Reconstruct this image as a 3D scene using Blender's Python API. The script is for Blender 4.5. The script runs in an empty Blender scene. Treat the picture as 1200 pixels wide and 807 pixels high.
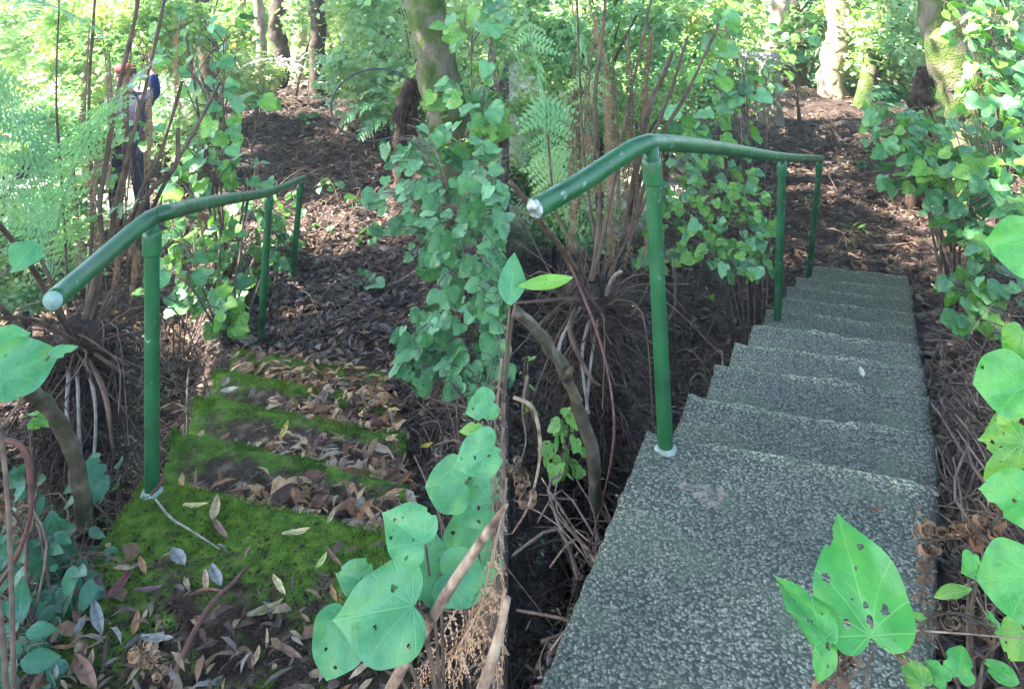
import bpy, bmesh, math, random
import numpy as np
from mathutils import Vector, Matrix, Euler, noise
from mathutils.geometry import delaunay_2d_cdt
R = math.radians
rng = random.Random(7)
nrg = np.random.default_rng(7)
sc = bpy.context.scene
C = sc.collection

# ------------------------------------------------------------------ camera
EYE = 3.0            # height of the lens above world zero
FPX = 900.0          # focal length in photograph pixels (1200 wide)
CX = 596.5           # column that the lens looks along (a small sideways shift)
HOR = -60.0          # row of the horizon (above the frame: the view is down the steps)
cam_d = bpy.data.cameras.new('camera')
cam = bpy.data.objects.new('camera', cam_d); C.objects.link(cam)
cam.location = (0, 0, EYE); cam.rotation_euler = (R(90), 0, 0)
cam_d.sensor_width = 36; cam_d.lens = FPX/1200*36
cam_d.shift_y = -(403.5-HOR)/1200
cam_d.shift_x = (600-CX)/1200
cam_d.clip_start = .05; cam_d.clip_end = 500
sc.camera = cam
# ------------------------------------------------------------------ sky, sun, exposure
SUN_EL, SUN_AZ = R(50), R(-100)       # azimuth from +Y towards +X: sun on the left, a little behind the camera
w = bpy.data.worlds.new('World'); sc.world = w; w.use_nodes = True
nt = w.node_tree; bg = nt.nodes['Background']
sk = nt.nodes.new('ShaderNodeTexSky'); sk.sky_type = 'NISHITA'; sk.sun_disc = False
sk.sun_elevation = SUN_EL; sk.sun_rotation = SUN_AZ
nt.links.new(sk.outputs[0], bg.inputs[0]); bg.inputs[1].default_value = 0.15
sd = bpy.data.lights.new('sun', 'SUN'); sd.energy = 5; sd.angle = R(.5); sd.color = (1, .95, .86)
sun = bpy.data.objects.new('sun', sd); C.objects.link(sun)
dirv = Vector((math.sin(SUN_AZ)*math.cos(SUN_EL), math.cos(SUN_AZ)*math.cos(SUN_EL), math.sin(SUN_EL)))
sun.rotation_euler = dirv.to_track_quat('Z', 'Y').to_euler(); sun.location = (0, 0, 20)
sc.view_settings.view_transform = 'Standard'; sc.view_settings.look = 'None'
sc.view_settings.exposure = 3.15; sc.view_settings.gamma = 1
GLARE_HAZE = 0.0028  # density of the added volume that imitates veiling glare
sc.cycles.max_bounces = 6; sc.cycles.transparent_max_bounces = 6
sc.cycles.sample_clamp_indirect = 6

# ------------------------------------------------------------------ helpers
def P(px, py, y):
    """the point at depth y seen at photograph pixel (px, py)"""
    return Vector(((px-CX)*y/FPX, y, EYE-(py-HOR)*y/FPX))
def G(px, py, H):
    """the point H below the eye seen at the pixel"""
    return P(px, py, H*FPX/(py-HOR))

def tag(o, label=None, cat=None, group=None, kind=None):
    if label: o['label'] = label
    if cat: o['category'] = cat
    if group: o['group'] = group
    if kind: o['kind'] = kind
    return o
def thing(name, label, cat, loc=(0, 0, 0), group=None):
    o = bpy.data.objects.new(name, None); C.objects.link(o); o.location = loc
    o.empty_display_size = .1
    return tag(o, label, cat, group)
def put(name, me, parent=None, M=None, mat=None):
    """link mesh me as an object; M is its world matrix"""
    o = bpy.data.objects.new(name, me); C.objects.link(o)
    M = M or Matrix.Identity(4)
    if mat is not None and len(me.materials) == 0: me.materials.append(mat)
    if parent is not None:
        o.parent = parent
        off = Vector(parent.location); q = parent.parent
        while q is not None: off += q.location; q = q.parent
        o.matrix_basis = Matrix.Translation(-off) @ M
    else: o.matrix_basis = M
    return o
def anchored(name, me, mat, loc, parent=None):
    """a mesh written in world coordinates, its origin moved to loc"""
    me.transform(Matrix.Translation(-Vector(loc)))
    return put(name, me, parent, Matrix.Translation(Vector(loc)), mat)

def smooth(pts, rad, sub=5):
    pts = [Vector(p) for p in pts]
    if len(pts) < 3 or sub < 2:
        return pts, rad
    out, ro = [], []
    for i in range(len(pts)-1):
        p0 = pts[max(i-1, 0)]; p1 = pts[i]; p2 = pts[i+1]; p3 = pts[min(i+2, len(pts)-1)]
        for k in range(sub):
            t = k/sub
            out.append(.5*((2*p1)+(p2-p0)*t+(2*p0-5*p1+4*p2-p3)*t*t+(3*p1-p0-3*p2+p3)*t**3))
            ro.append(rad[i]*(1-t)+rad[i+1]*t)
    out.append(pts[-1]); ro.append(rad[-1])
    return out, ro
class MB:
    def __init__(s): s.v = []; s.f = []
    def tube(s, pts, rad, n=6, sub=5, wob=0, cap=True):
        if not hasattr(rad, '__len__'): rad = [rad]*len(pts)
        if len(rad) != len(pts): rad = [rad[0]+(rad[-1]-rad[0])*i/(len(pts)-1) for i in range(len(pts))]
        pts, rad = smooth(pts, rad, sub)
        b = len(s.v); m = len(pts)
        d0 = (pts[1]-pts[0]).normalized()
        up = Vector((0, 0, 1)) if abs(d0.z) < .9 else Vector((1, 0, 0))
        a = d0.cross(up).normalized()
        for i in range(m):
            d = (pts[min(i+1, m-1)]-pts[max(i-1, 0)])
            d = d.normalized() if d.length > 1e-9 else d0
            a = (a-d*a.dot(d)); a = a.normalized() if a.length > 1e-6 else d.orthogonal().normalized()
            c = d.cross(a)
            for k in range(n):
                t = 2*math.pi*k/n
                r = rad[i]
                if wob: r *= 1+wob*noise.noise(Vector((pts[i].x*9+k*1.7, pts[i].y*9, pts[i].z*9)))
                s.v.append(pts[i]+(a*math.cos(t)+c*math.sin(t))*r)
        for i in range(m-1):
            for k in range(n):
                s.f.append((b+i*n+k, b+i*n+(k+1) % n, b+(i+1)*n+(k+1) % n, b+(i+1)*n+k))
        if cap:
            s.f.append(tuple(b+k for k in range(n))[::-1]); s.f.append(tuple(b+(m-1)*n+k for k in range(n)))
        return s
    def poly(s, pts):
        b = len(s.v); s.v += [Vector(p) for p in pts]; s.f.append(tuple(range(b, b+len(pts))))
    def mesh(s, name, smoothf=True):
        me = bpy.data.meshes.new(name); me.from_pydata([tuple(v) for v in s.v], [], s.f)
        if smoothf: me.polygons.foreach_set('use_smooth', [True]*len(me.polygons))
        me.update(); return me
    def build(s, name, mat, parent=None, loc=None):
        me = s.mesh(name)
        if loc is None:
            loc = parent.location if parent is not None and parent.parent is None else s.v[0]
        return anchored(name, me, mat, loc, parent)

# ------------------------------------------------------------------ materials
def newmat(name):
    m = bpy.data.materials.new(name); m.use_nodes = True
    t = m.node_tree; return m, t, t.nodes['Principled BSDF'], t.nodes['Material Output']
def N(t, kind, **kw):
    n = t.nodes.new(kind)
    for k, v in kw.items():
        if k.startswith('i_'): n.inputs[int(k[2:])].default_value = v
        else: setattr(n, k, v)
    return n
def ramp(t, src, stops):
    r = t.nodes.new('ShaderNodeValToRGB'); e = r.color_ramp.elements
    while len(e) > 1: e.remove(e[-1])
    e[0].position = stops[0][0]; e[0].color = (*stops[0][1], 1)
    for p, c in stops[1:]:
        q = e.new(p); q.color = (*c, 1)
    t.links.new(src, r.inputs[0]); return r
def mixc(t, fac, a, b, mode='MIX'):
    m = t.nodes.new('ShaderNodeMix'); m.data_type = 'RGBA'; m.blend_type = mode
    for sock, v in ((m.inputs[0], fac), (m.inputs[6], a), (m.inputs[7], b)):
        if hasattr(v, 'links'): t.links.new(v, sock)
        else: sock.default_value = v if not hasattr(v, '__len__') else (*v, 1)
    return m.outputs[2]
def noi(t, scale, detail=4, co='Object', dist=0):
    tc = t.nodes.new('ShaderNodeTexCoord'); n = t.nodes.new('ShaderNodeTexNoise')
    n.inputs['Scale'].default_value = scale; n.inputs['Detail'].default_value = detail
    n.inputs['Distortion'].default_value = dist
    t.links.new(tc.outputs[co], n.inputs['Vector']); return n.outputs[0]
def bump(t, bs, h, strength, dist=.01):
    b = t.nodes.new('ShaderNodeBump'); b.inputs['Strength'].default_value = strength
    b.inputs['Distance'].default_value = dist
    t.links.new(h, b.inputs['Height']); t.links.new(b.outputs[0], bs.inputs['Normal'])
def rough_mat(name, stops, scale=8, rough=.85, bs=.5, bd=.01, detail=6, spec=.4, sc2=60):
    m, t, b, o = newmat(name)
    r = ramp(t, noi(t, scale, detail), stops)
    t.links.new(r.outputs[0], b.inputs['Base Color'])
    b.inputs['Roughness'].default_value = rough; b.inputs['Specular IOR Level'].default_value = spec
    bump(t, b, noi(t, sc2, 4), bs, bd); return m

def leaf_mat(name, c1, c2, vein, rough=.38, trans=.3, veins=True, spot=0.0, vs=1.0, vf=.55):
    m, t, b, out = newmat(name)
    oi = N(t, 'ShaderNodeObjectInfo')
    base = mixc(t, oi.outputs['Random'], c1, c2)
    n1 = ramp(t, noi(t, 3.0, 5), [(.3, (.68, .76, .70)), (.7, (1.25, 1.18, 1.1))]).outputs[0]
    base = mixc(t, 1.0, base, n1, 'MULTIPLY')
    bl_ = ramp(t, noi(t, 2.2, 6), [(.45, (0, 0, 0)), (.72, (.55, .55, .55))]).outputs[0]
    base = mixc(t, bl_, base, tuple(q*k_ for q, k_ in zip(c2, (1.9, 1.15, .7))))
    if spot is not None and spot >= 0 and veins:
        sp0 = ramp(t, noi(t, 15, 3), [(.70, (0, 0, 0)), (.74, (.8, .8, .8))]).outputs[0]
        base = mixc(t, sp0, base, (.09, .07, .02))
    if spot:
        sp = ramp(t, noi(t, 26, 2), [(.66, (0, 0, 0)), (.70, (1, 1, 1))]).outputs[0]
        base = mixc(t, sp, base, (.10, .07, .03))
    if veins:
        uv = N(t, 'ShaderNodeUVMap'); sx = N(t, 'ShaderNodeSeparateXYZ'); t.links.new(uv.outputs[0], sx.inputs[0])
        def mt(op, a, bb=None):
            q = N(t, 'ShaderNodeMath', operation=op)
            for i, v in enumerate((a, bb)):
                if v is None: continue
                if hasattr(v, 'links'): t.links.new(v, q.inputs[i])
                else: q.inputs[i].default_value = v
            return q.outputs[0]
        yy = mt('SUBTRACT', sx.outputs[1], .08)
        bend = mt('MULTIPLY', mt('MULTIPLY', sx.outputs[0], sx.outputs[1]), .55)
        xx = sx.outputs[0]
        ang = mt('ARCTAN2', xx, yy)
        ang = mt('SUBTRACT', ang, bend)
        rr = mt('SQRT', mt('ADD', mt('MULTIPLY', xx, xx), mt('MULTIPLY', yy, yy)))
        fr = mt('ABSOLUTE', mt('SUBTRACT', mt('FRACT', mt('ADD', mt('DIVIDE', ang, .52), .5)), .5))
        d = mt('MULTIPLY', mt('MULTIPLY', fr, .52), rr)
        vmask = N(t, 'ShaderNodeMapRange'); vmask.inputs[1].default_value = .004; vmask.inputs[2].default_value = .014*vs
        vmask.inputs[3].default_value = 1; vmask.inputs[4].default_value = 0
        t.links.new(d, vmask.inputs[0])
        base = mixc(t, mt('MULTIPLY', vmask.outputs[0], vf), base, vein)
        h = mt('ADD', mt('MULTIPLY', vmask.outputs[0], -.6), noi(t, 16, 2))
        bump(t, b, h, .35, .004)
    t.links.new(base, b.inputs['Base Color']); b.inputs['Roughness'].default_value = rough
    b.inputs['Specular IOR Level'].default_value = .5
    tr = N(t, 'ShaderNodeBsdfTranslucent'); t.links.new(mixc(t, 1.0, base, (1.1, 1.25, .55), 'MULTIPLY'), tr.inputs[0])
    ms = N(t, 'ShaderNodeMixShader'); ms.inputs[0].default_value = trans
    t.links.new(b.outputs[0], ms.inputs[1]); t.links.new(tr.outputs[0], ms.inputs[2])
    t.links.new(ms.outputs[0], out.inputs[0]); return m
def attr_mat(name, rough=.7, trans=.15, spec=.4):
    m, t, b, out = newmat(name)
    a = N(t, 'ShaderNodeAttribute', attribute_name='Col')
    c = mixc(t, 1.0, a.outputs[0], ramp(t, noi(t, 60, 3), [(.3, (.6, .6, .6)), (.7, (1.25, 1.25, 1.25))]).outputs[0], 'MULTIPLY')
    t.links.new(c, b.inputs['Base Color']); b.inputs['Roughness'].default_value = rough
    b.inputs['Specular IOR Level'].default_value = spec
    if trans:
        tr = N(t, 'ShaderNodeBsdfTranslucent'); t.links.new(c, tr.inputs[0])
        ms = N(t, 'ShaderNodeMixShader'); ms.inputs[0].default_value = trans
        t.links.new(b.outputs[0], ms.inputs[1]); t.links.new(tr.outputs[0], ms.inputs[2])
        t.links.new(ms.outputs[0], out.inputs[0])
    return m

M = {}
def soil():
    m, t, b, o = newmat('soil')
    d = ramp(t, noi(t, 5, 8), [(.3, (.020, .012, .009)), (.5, (.050, .031, .024)), (.7, (.09, .062, .048))]).outputs[0]
    g = ramp(t, noi(t, 3, 8), [(.3, (.34, .36, .20)), (.5, (.58, .56, .42)), (.7, (.72, .70, .60))]).outputs[0]  # whitish ground colour standing in for the background glare
    a = N(t, 'ShaderNodeAttribute', attribute_name='glare_ground')
    t.links.new(mixc(t, a.outputs['Fac'], d, g), b.inputs['Base Color']); b.inputs['Roughness'].default_value = .8
    b.inputs['Specular IOR Level'].default_value = .3; bump(t, b, noi(t, 40, 4), .9, .03); return m
M['soil'] = soil()
M['bark_dark'] = rough_mat('bark_dark', [(.3, (.035, .025, .018)), (.7, (.12, .09, .065))], 14, .85, .7, .01)
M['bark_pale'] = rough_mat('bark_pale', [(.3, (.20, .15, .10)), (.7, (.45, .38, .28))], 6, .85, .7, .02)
M['bark_moss'] = rough_mat('bark_moss', [(.35, (.05, .10, .015)), (.5, (.10, .13, .03)), (.62, (.20, .17, .12))], 5, .95, 1, .03)
M['stalk'] = rough_mat('fern_stalk', [(.3, (.035, .02, .013)), (.7, (.13, .078, .05))], 20, .7, .6, .006)
M['stalk_pale'] = rough_mat('dry_stalk', [(.35, (.10, .055, .04)), (.48, (.26, .17, .11)), (.65, (.44, .32, .22))], 34, .8, .9, .006)
M['fibre'] = rough_mat('fern_fibre', [(.3, (.018, .011, .008)), (.7, (.06, .035, .024))], 30, .9, .9, .01)
M['twig'] = rough_mat('twig_bark', [(.3, (.06, .035, .025)), (.7, (.20, .14, .10))], 25, .75, .5, .004)
M['twig_red'] = rough_mat('red_twig', [(.3, (.06, .02, .018)), (.7, (.17, .07, .05))], 25, .6, .5, .004)
M['twig_grey'] = rough_mat('grey_twig', [(.3, (.10, .085, .07)), (.7, (.30, .265, .22))], 25, .7, .5, .004)
M['dryfern'] = leaf_mat('dry_fern', (.10, .068, .050), (.25, .175, .13), (.2, .1, .05), .8, .25, False)
M['dryfern_pale'] = leaf_mat('dry_fern_pale', (.17, .12, .095), (.40, .31, .25), (.2, .1, .05), .8, .25, False)
M['fern'] = leaf_mat('fern_green', (.05, .16, .07), (.10, .27, .12), (.1, .3, .1), .45, .4, False)
M['fern_pale'] = leaf_mat('fern_silver', (.16, .34, .20), (.24, .44, .28), (.1, .3, .1), .45, .4, False)
M['leaf_teal'] = leaf_mat('heart_leaf_blue_green', (.030, .14, .056), (.17, .43, .20), (.16, .40, .22), .34, .30, vs=.7, vf=.35)
M['leaf_hero'] = leaf_mat('heart_leaf_smooth', (.065, .25, .12), (.10, .33, .15), (.18, .44, .22), .36, .3, vs=.9, vf=.22)
M['leaf_hero_green'] = leaf_mat('heart_leaf_fresh', (.055, .29, .06), (.09, .38, .09), (.25, .55, .15), .36, .3, vs=.9, vf=.25)
M['leaf_lime'] = leaf_mat('heart_leaf_lime', (.08, .26, .05), (.20, .44, .08), (.25, .5, .15), .38, .4, spot=1)
M['leaf_dark'] = leaf_mat('small_leaf_dark', (.020, .10, .055), (.05, .20, .11), (.08, .2, .12), .32, .2)
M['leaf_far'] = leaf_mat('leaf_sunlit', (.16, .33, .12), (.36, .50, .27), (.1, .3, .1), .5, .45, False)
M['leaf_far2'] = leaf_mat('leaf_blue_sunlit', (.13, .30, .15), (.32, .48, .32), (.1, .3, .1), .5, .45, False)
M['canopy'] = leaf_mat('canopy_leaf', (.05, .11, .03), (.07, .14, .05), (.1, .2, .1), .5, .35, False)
M['litter'] = attr_mat('leaf_litter', .62, .1)
M['hose'] = rough_mat('black_hose', [(.3, (.03, .035, .04)), (.7, (.07, .08, .09))], 9, .4, .1)

def aggregate(stain=False):
    m, t, b, o = newmat('exposed_aggregate')
    tc = N(t, 'ShaderNodeTexCoord')
    wn = N(t, 'ShaderNodeTexNoise'); wn.inputs['Scale'].default_value = 45; wn.inputs['Detail'].default_value = 2
    t.links.new(tc.outputs['Object'], wn.inputs['Vector'])
    warp = mixc(t, .012, tc.outputs['Object'], wn.outputs['Color'], 'ADD')
    v = N(t, 'ShaderNodeTexVoronoi'); v.inputs['Scale'].default_value = 118; v.inputs['Randomness'].default_value = 1; t.links.new(warp, v.inputs['Vector'])
    sep = N(t, 'ShaderNodeSeparateColor'); t.links.new(v.outputs['Color'], sep.inputs[0])
    stone = ramp(t, sep.outputs[0], [(0, (.11, .112, .082)), (.3, (.19, .194, .145)), (.6, (.26, .262, .20)), (.85, (.34, .335, .26)), (1, (.42, .39, .31))]).outputs[0]
    edge = ramp(t, v.outputs['Distance'], [(.40, (1, 1, 1)), (.68, (0, 0, 0))]).outputs[0]
    fine = ramp(t, noi(t, 240, 3), [(.35, (.6, .6, .6)), (.65, (1.35, 1.35, 1.35))]).outputs[0]
    c = mixc(t, edge, (.045, .052, .038), stone)
    oi = N(t, 'ShaderNodeObjectInfo'); c = mixc(t, 1.0, c, ramp(t, oi.outputs['Random'], [(0, (.78, .80, .80)), (1, (1.12, 1.12, 1.12))]).outputs[0], 'MULTIPLY')
    c = mixc(t, 1.0, c, fine, 'MULTIPLY')
    wa = N(t, 'ShaderNodeAttribute', attribute_name='worn')
    wm = N(t, 'ShaderNodeMath', operation='MULTIPLY'); t.links.new(wa.outputs['Fac'], wm.inputs[0])
    t.links.new(ramp(t, noi(t, 9, 6), [(.35, (.2, .2, .2)), (.6, (1, 1, 1))]).outputs[0], wm.inputs[1])
    c = mixc(t, wm.outputs[0], c, mixc(t, 1.0, c, (2.5, 2.5, 2.2), 'MULTIPLY'))
    big = ramp(t, noi(t, 2.3, 5), [(.35, (.62, .68, .66)), (.65, (1.2, 1.18, 1.1))]).outputs[0]
    c = mixc(t, 1.0, c, big, 'MULTIPLY')
    da = N(t, 'ShaderNodeAttribute', attribute_name='damp_shade'); dm = N(t, 'ShaderNodeMath', operation='MULTIPLY'); t.links.new(da.outputs['Fac'], dm.inputs[0])
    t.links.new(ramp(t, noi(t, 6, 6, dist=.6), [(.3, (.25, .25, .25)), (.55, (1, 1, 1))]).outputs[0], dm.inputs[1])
    c = mixc(t, dm.outputs[0], c, mixc(t, 1.0, c, (.40, .46, .42), 'MULTIPLY'))  # damp stain plus painted shade: inner treads and upright faces darkened
    mossf = ramp(t, noi(t, 5.5, 7, dist=.5), [(.5, (0, 0, 0)), (.68, (.6, .6, .6))]).outputs[0]
    c = mixc(t, mossf, c, (.10, .14, .07))
    # pale lichen stain beside the near post
    if stain:
     vm = N(t, 'ShaderNodeVectorMath', operation='DISTANCE'); t.links.new(tc.outputs['Object'], vm.inputs[0])
     STAIN.append(vm)
     md = N(t, 'ShaderNodeMath', operation='ADD'); t.links.new(vm.outputs['Value'], md.inputs[0])
     q = N(t, 'ShaderNodeMath', operation='MULTIPLY'); t.links.new(noi(t, 30, 5), q.inputs[0]); q.inputs[1].default_value = .42
     t.links.new(q.outputs[0], md.inputs[1])
     sf = ramp(t, md.outputs[0], [(.20, (.5, .5, .5)), (.26, (0, 0, 0))]).outputs[0]
     c = mixc(t, sf, c, (.50, .34, .27))
    t.links.new(c, b.inputs['Base Color']); b.inputs['Roughness'].default_value = .75
    hh = ramp(t, v.outputs['Distance'], [(.0, (1, 1, 1)), (.65, (0, 0, 0))]).outputs[0]
    bump(t, b, hh, 1, .008); return m
STAIN = []
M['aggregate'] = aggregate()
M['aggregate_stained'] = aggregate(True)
def moss():
    m, t, b, o = newmat('mossy_concrete')
    g = ramp(t, noi(t, 22, 8), [(.3, (.026, .065, .006)), (.5, (.066, .135, .012)), (.7, (.13, .22, .025))]).outputs[0]
    d = ramp(t, noi(t, 16, 8), [(.3, (.020, .013, .008)), (.5, (.055, .036, .022)), (.68, (.16, .12, .08))]).outputs[0]
    a = N(t, 'ShaderNodeAttribute', attribute_name='moss')
    ad = N(t, 'ShaderNodeMath', operation='ADD'); t.links.new(a.outputs['Fac'], ad.inputs[0])
    mm = N(t, 'ShaderNodeMath', operation='MULTIPLY_ADD'); t.links.new(noi(t, 12, 10), mm.inputs[0]); mm.inputs[1].default_value = 1.5; mm.inputs[2].default_value = -.75
    t.links.new(mm.outputs[0], ad.inputs[1])
    f = ramp(t, ad.outputs[0], [(.38, (0, 0, 0)), (.6, (1, 1, 1))]).outputs[0]
    c = mixc(t, f, d, g)
    t.links.new(c, b.inputs['Base Color']); b.inputs['Roughness'].default_value = .95
    b.inputs['Specular IOR Level'].default_value = .2
    bump(t, b, noi(t, 90, 8), 1, .012); return m
M['moss'] = moss()
M['moss_tuft'] = leaf_mat('moss_tuft', (.06, .13, .010), (.11, .20, .018), (.1, .2, .02), .9, .3, False)
def paint():
    m, t, b, o = newmat('green_paint')
    c = ramp(t, noi(t, 7, 6), [(.3, (.006, .060, .018)), (.55, (.012, .10, .030)), (.75, (.03, .15, .05))]).outputs[0]
    fl = ramp(t, noi(t, 30, 7, dist=1.2), [(.66, (0, 0, 0)), (.69, (.8, .8, .8))]).outputs[0]
    c = mixc(t, fl, c, (.22, .32, .24)); c = mixc(t, ramp(t, noi(t, 4, 8, dist=.6), [(.5, (0, 0, 0)), (.75, (.6, .6, .6))]).outputs[0], c, (.06, .09, .04))
    rs = ramp(t, noi(t, 19, 6), [(.68, (0, 0, 0)), (.74, (1, 1, 1))]).outputs[0]
    c = mixc(t, rs, c, (.035, .03, .02))
    t.links.new(c, b.inputs['Base Color'])
    r = ramp(t, noi(t, 14, 5), [(.3, (.3, .3, .3)), (.7, (.55, .55, .55))]).outputs[0]
    t.links.new(r, b.inputs['Roughness']); bump(t, b, noi(t, 120, 4), .35, .003); return m
M['paint'] = paint()
M['pipe_end'] = rough_mat('pipe_end', [(.38, (.07, .10, .07)), (.5, (.30, .33, .31)), (.62, (.5, .52, .5))], 70, .6, .3)
M['pipe_end_dull'] = rough_mat('pipe_end_dull', [(.3, (.14, .24, .20)), (.7, (.26, .38, .33))], 30, .6, .3)
M['mortar'] = rough_mat('mortar', [(.3, (.12, .17, .12)), (.7, (.34, .40, .34))], 40, .8, .8, .01)

# ------------------------------------------------------------------ terrain
# two flights of steps side by side; between them a bank that ends in an upright earth face along x = 0
LxL = ([0, .5, 2.6, 4.75, 6, 9, 13, 20, 60], [-1.2, -1.2, -1.27, -1.75, -2.2, -3.3, -4.4, -6, -12])
LxR = ([0, .5, 1.86, 2.35, 4.5, 6, 9, 13, 20, 60], [-.05, -.1, -.20, -.30, -.68, -1.0, -1.4, -1.9, -2.4, -4])
LH = ([0, 2.2, 2.35, 3.85, 4.5, 5, 6.5, 9, 13, 16, 60], [1.90, 1.90, 2.02, 2.52, 2.58, 2.56, 2.64, 2.60, 2.50, 2.62, 3.2])
RxL = ([0, 1.59, 2.44, 6.92, 9, 14, 20, 60], [-.3, .056, .426, 2.72, 3.05, 4.3, 6, 16])
RxR = ([0, 1.59, 2.19, 6.67, 9, 14, 20, 60], [.7, .85, 1.23, 3.47, 4.55, 6.6, 9, 24])
RH = ([0, 2.05, 2.19, 6.2, 7.1, 9, 14, 17, 60], [1.66, 1.66, 1.74, 2.95, 2.93, 2.86, 2.66, 2.78, 3.3])
def sst(a, b, x):
    t = np.clip((x-a)/(b-a), 0, 1); return t*t*(3-2*t)
def wav(x, y, s, k):
    return (np.sin(x*s+1.3*k+1.7*np.sin(y*s*.7+k))+np.sin(y*s*1.1-2.1*k+1.3*np.sin(x*s*.8)))*.5
def drop(x, y):
    """depth of the ground below the eye"""
    x = np.asarray(x, float); y = np.asarray(y, float)
    left = x < 0
    def side(xl, xr, h, hol, bank, bw):
        a = np.interp(y, *xl); b = np.interp(y, *xr); H = np.interp(y, *h)
        dl = a-x; dr = x-b
        H = H+sst(-.01, .28, dl)*hol(y)-sst(.5, 1.6, dl)*hol(y)*.45-sst(.6, 6, dl)*.25
        H = H-sst(.05, bw(y), dr)*bank(y)
        return H
    HL = side(LxL, LxR, LH, lambda y: np.interp(y, [0, 2, 2.6, 5, 8, 13], [.25, .30, .70, .50, .15, .0]),
              lambda y: np.interp(y, [0, 2, 4, 6, 9, 13, 25], [.30, .34, .60, .8, .85, .6, .2]), lambda y: np.interp(y, [0, 2, 9], [.3, .35, 1.6]))
    HR = side(RxL, RxR, RH, lambda y: np.interp(y, [0, 2, 3, 5, 7.5, 13], [.30, .50, .95, .70, .20, .0]),
              lambda y: np.interp(y, [0, 2, 4, 6, 9, 13, 25], [.35, .45, .75, 1.0, 1.1, .7, .2]), lambda y: np.interp(y, [0, 2, 9], [.9, 1.0, 1.9]))
    H = np.where(left, HL, HR)
    amp = np.interp(y, [0, 3, 12, 60], [.010, .018, .05, .12])
    H = H+amp*(wav(x, y, 9, 1)+.6*wav(x, y, 21, 2)+.35*wav(x, y, 55, 3))
    far = np.interp(y, [0, 60, 110], [0, 0, -9]); sidehill = -sst(14, 60, np.abs(x))*3.0
    return H+far+sidehill
def gz(x, y): return EYE-float(drop(x, y))
def ground_pt(px, py):
    """where the ray through a pixel first meets the ground"""
    ys = np.concatenate([np.arange(.8, 8, .02), np.arange(8, 60, .15)])
    xs = (px-CX)/FPX*ys; hs = (py-HOR)/FPX*ys
    k = np.argmax(hs >= drop(xs, ys))
    y = float(ys[k]); x = (px-CX)/FPX*y
    return Vector((x, y, gz(x, y)))
def build_ground():
    ys = np.concatenate([[-3, -1, -.2], np.geomspace(.5, 9, 210), np.geomspace(9.2, 110, 110)])
    hx = np.concatenate([[.003], np.linspace(.03, 5, 150), np.geomspace(5.2, 70, 50)])
    xs = np.concatenate([-hx[::-1], hx])
    X, Y = np.meshgrid(xs, ys); Z = EYE-drop(X, Y)
    n, m = X.shape
    v = np.stack([X, Y, Z], -1).reshape(-1, 3)
    idx = np.arange(n*m).reshape(n, m)
    f = np.stack([idx[:-1, :-1], idx[:-1, 1:], idx[1:, 1:], idx[1:, :-1]], -1).reshape(-1, 4)
    me = bpy.data.meshes.new('ground'); me.from_pydata(v.tolist(), [], f.tolist())
    me.polygons.foreach_set('use_smooth', [True]*len(me.polygons))
    xf, yf = X.ravel(), Y.ravel()
    a1 = np.where(xf < 0, np.interp(yf, *LxL), np.interp(yf, *RxL)); b1 = np.where(xf < 0, np.interp(yf, *LxR), np.interp(yf, *RxR))
    nz = .5*wav(xf, yf, 3, 4)+.3*wav(xf, yf, 9, 5)
    cl_ = np.maximum(sst(.7, 1.5, a1-xf+nz)*sst(7.2, 9, yf+nz), sst(14.2, 16, yf+nz))  # made-up clearings beyond the path, paled to imitate glare
    at = me.attributes.new('glare_ground', 'FLOAT', 'POINT'); at.data.foreach_set('value', cl_.astype(np.float32))
    o = put('ground', me, mat=M['soil']); tag(o, kind='structure')
build_ground()

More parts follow.
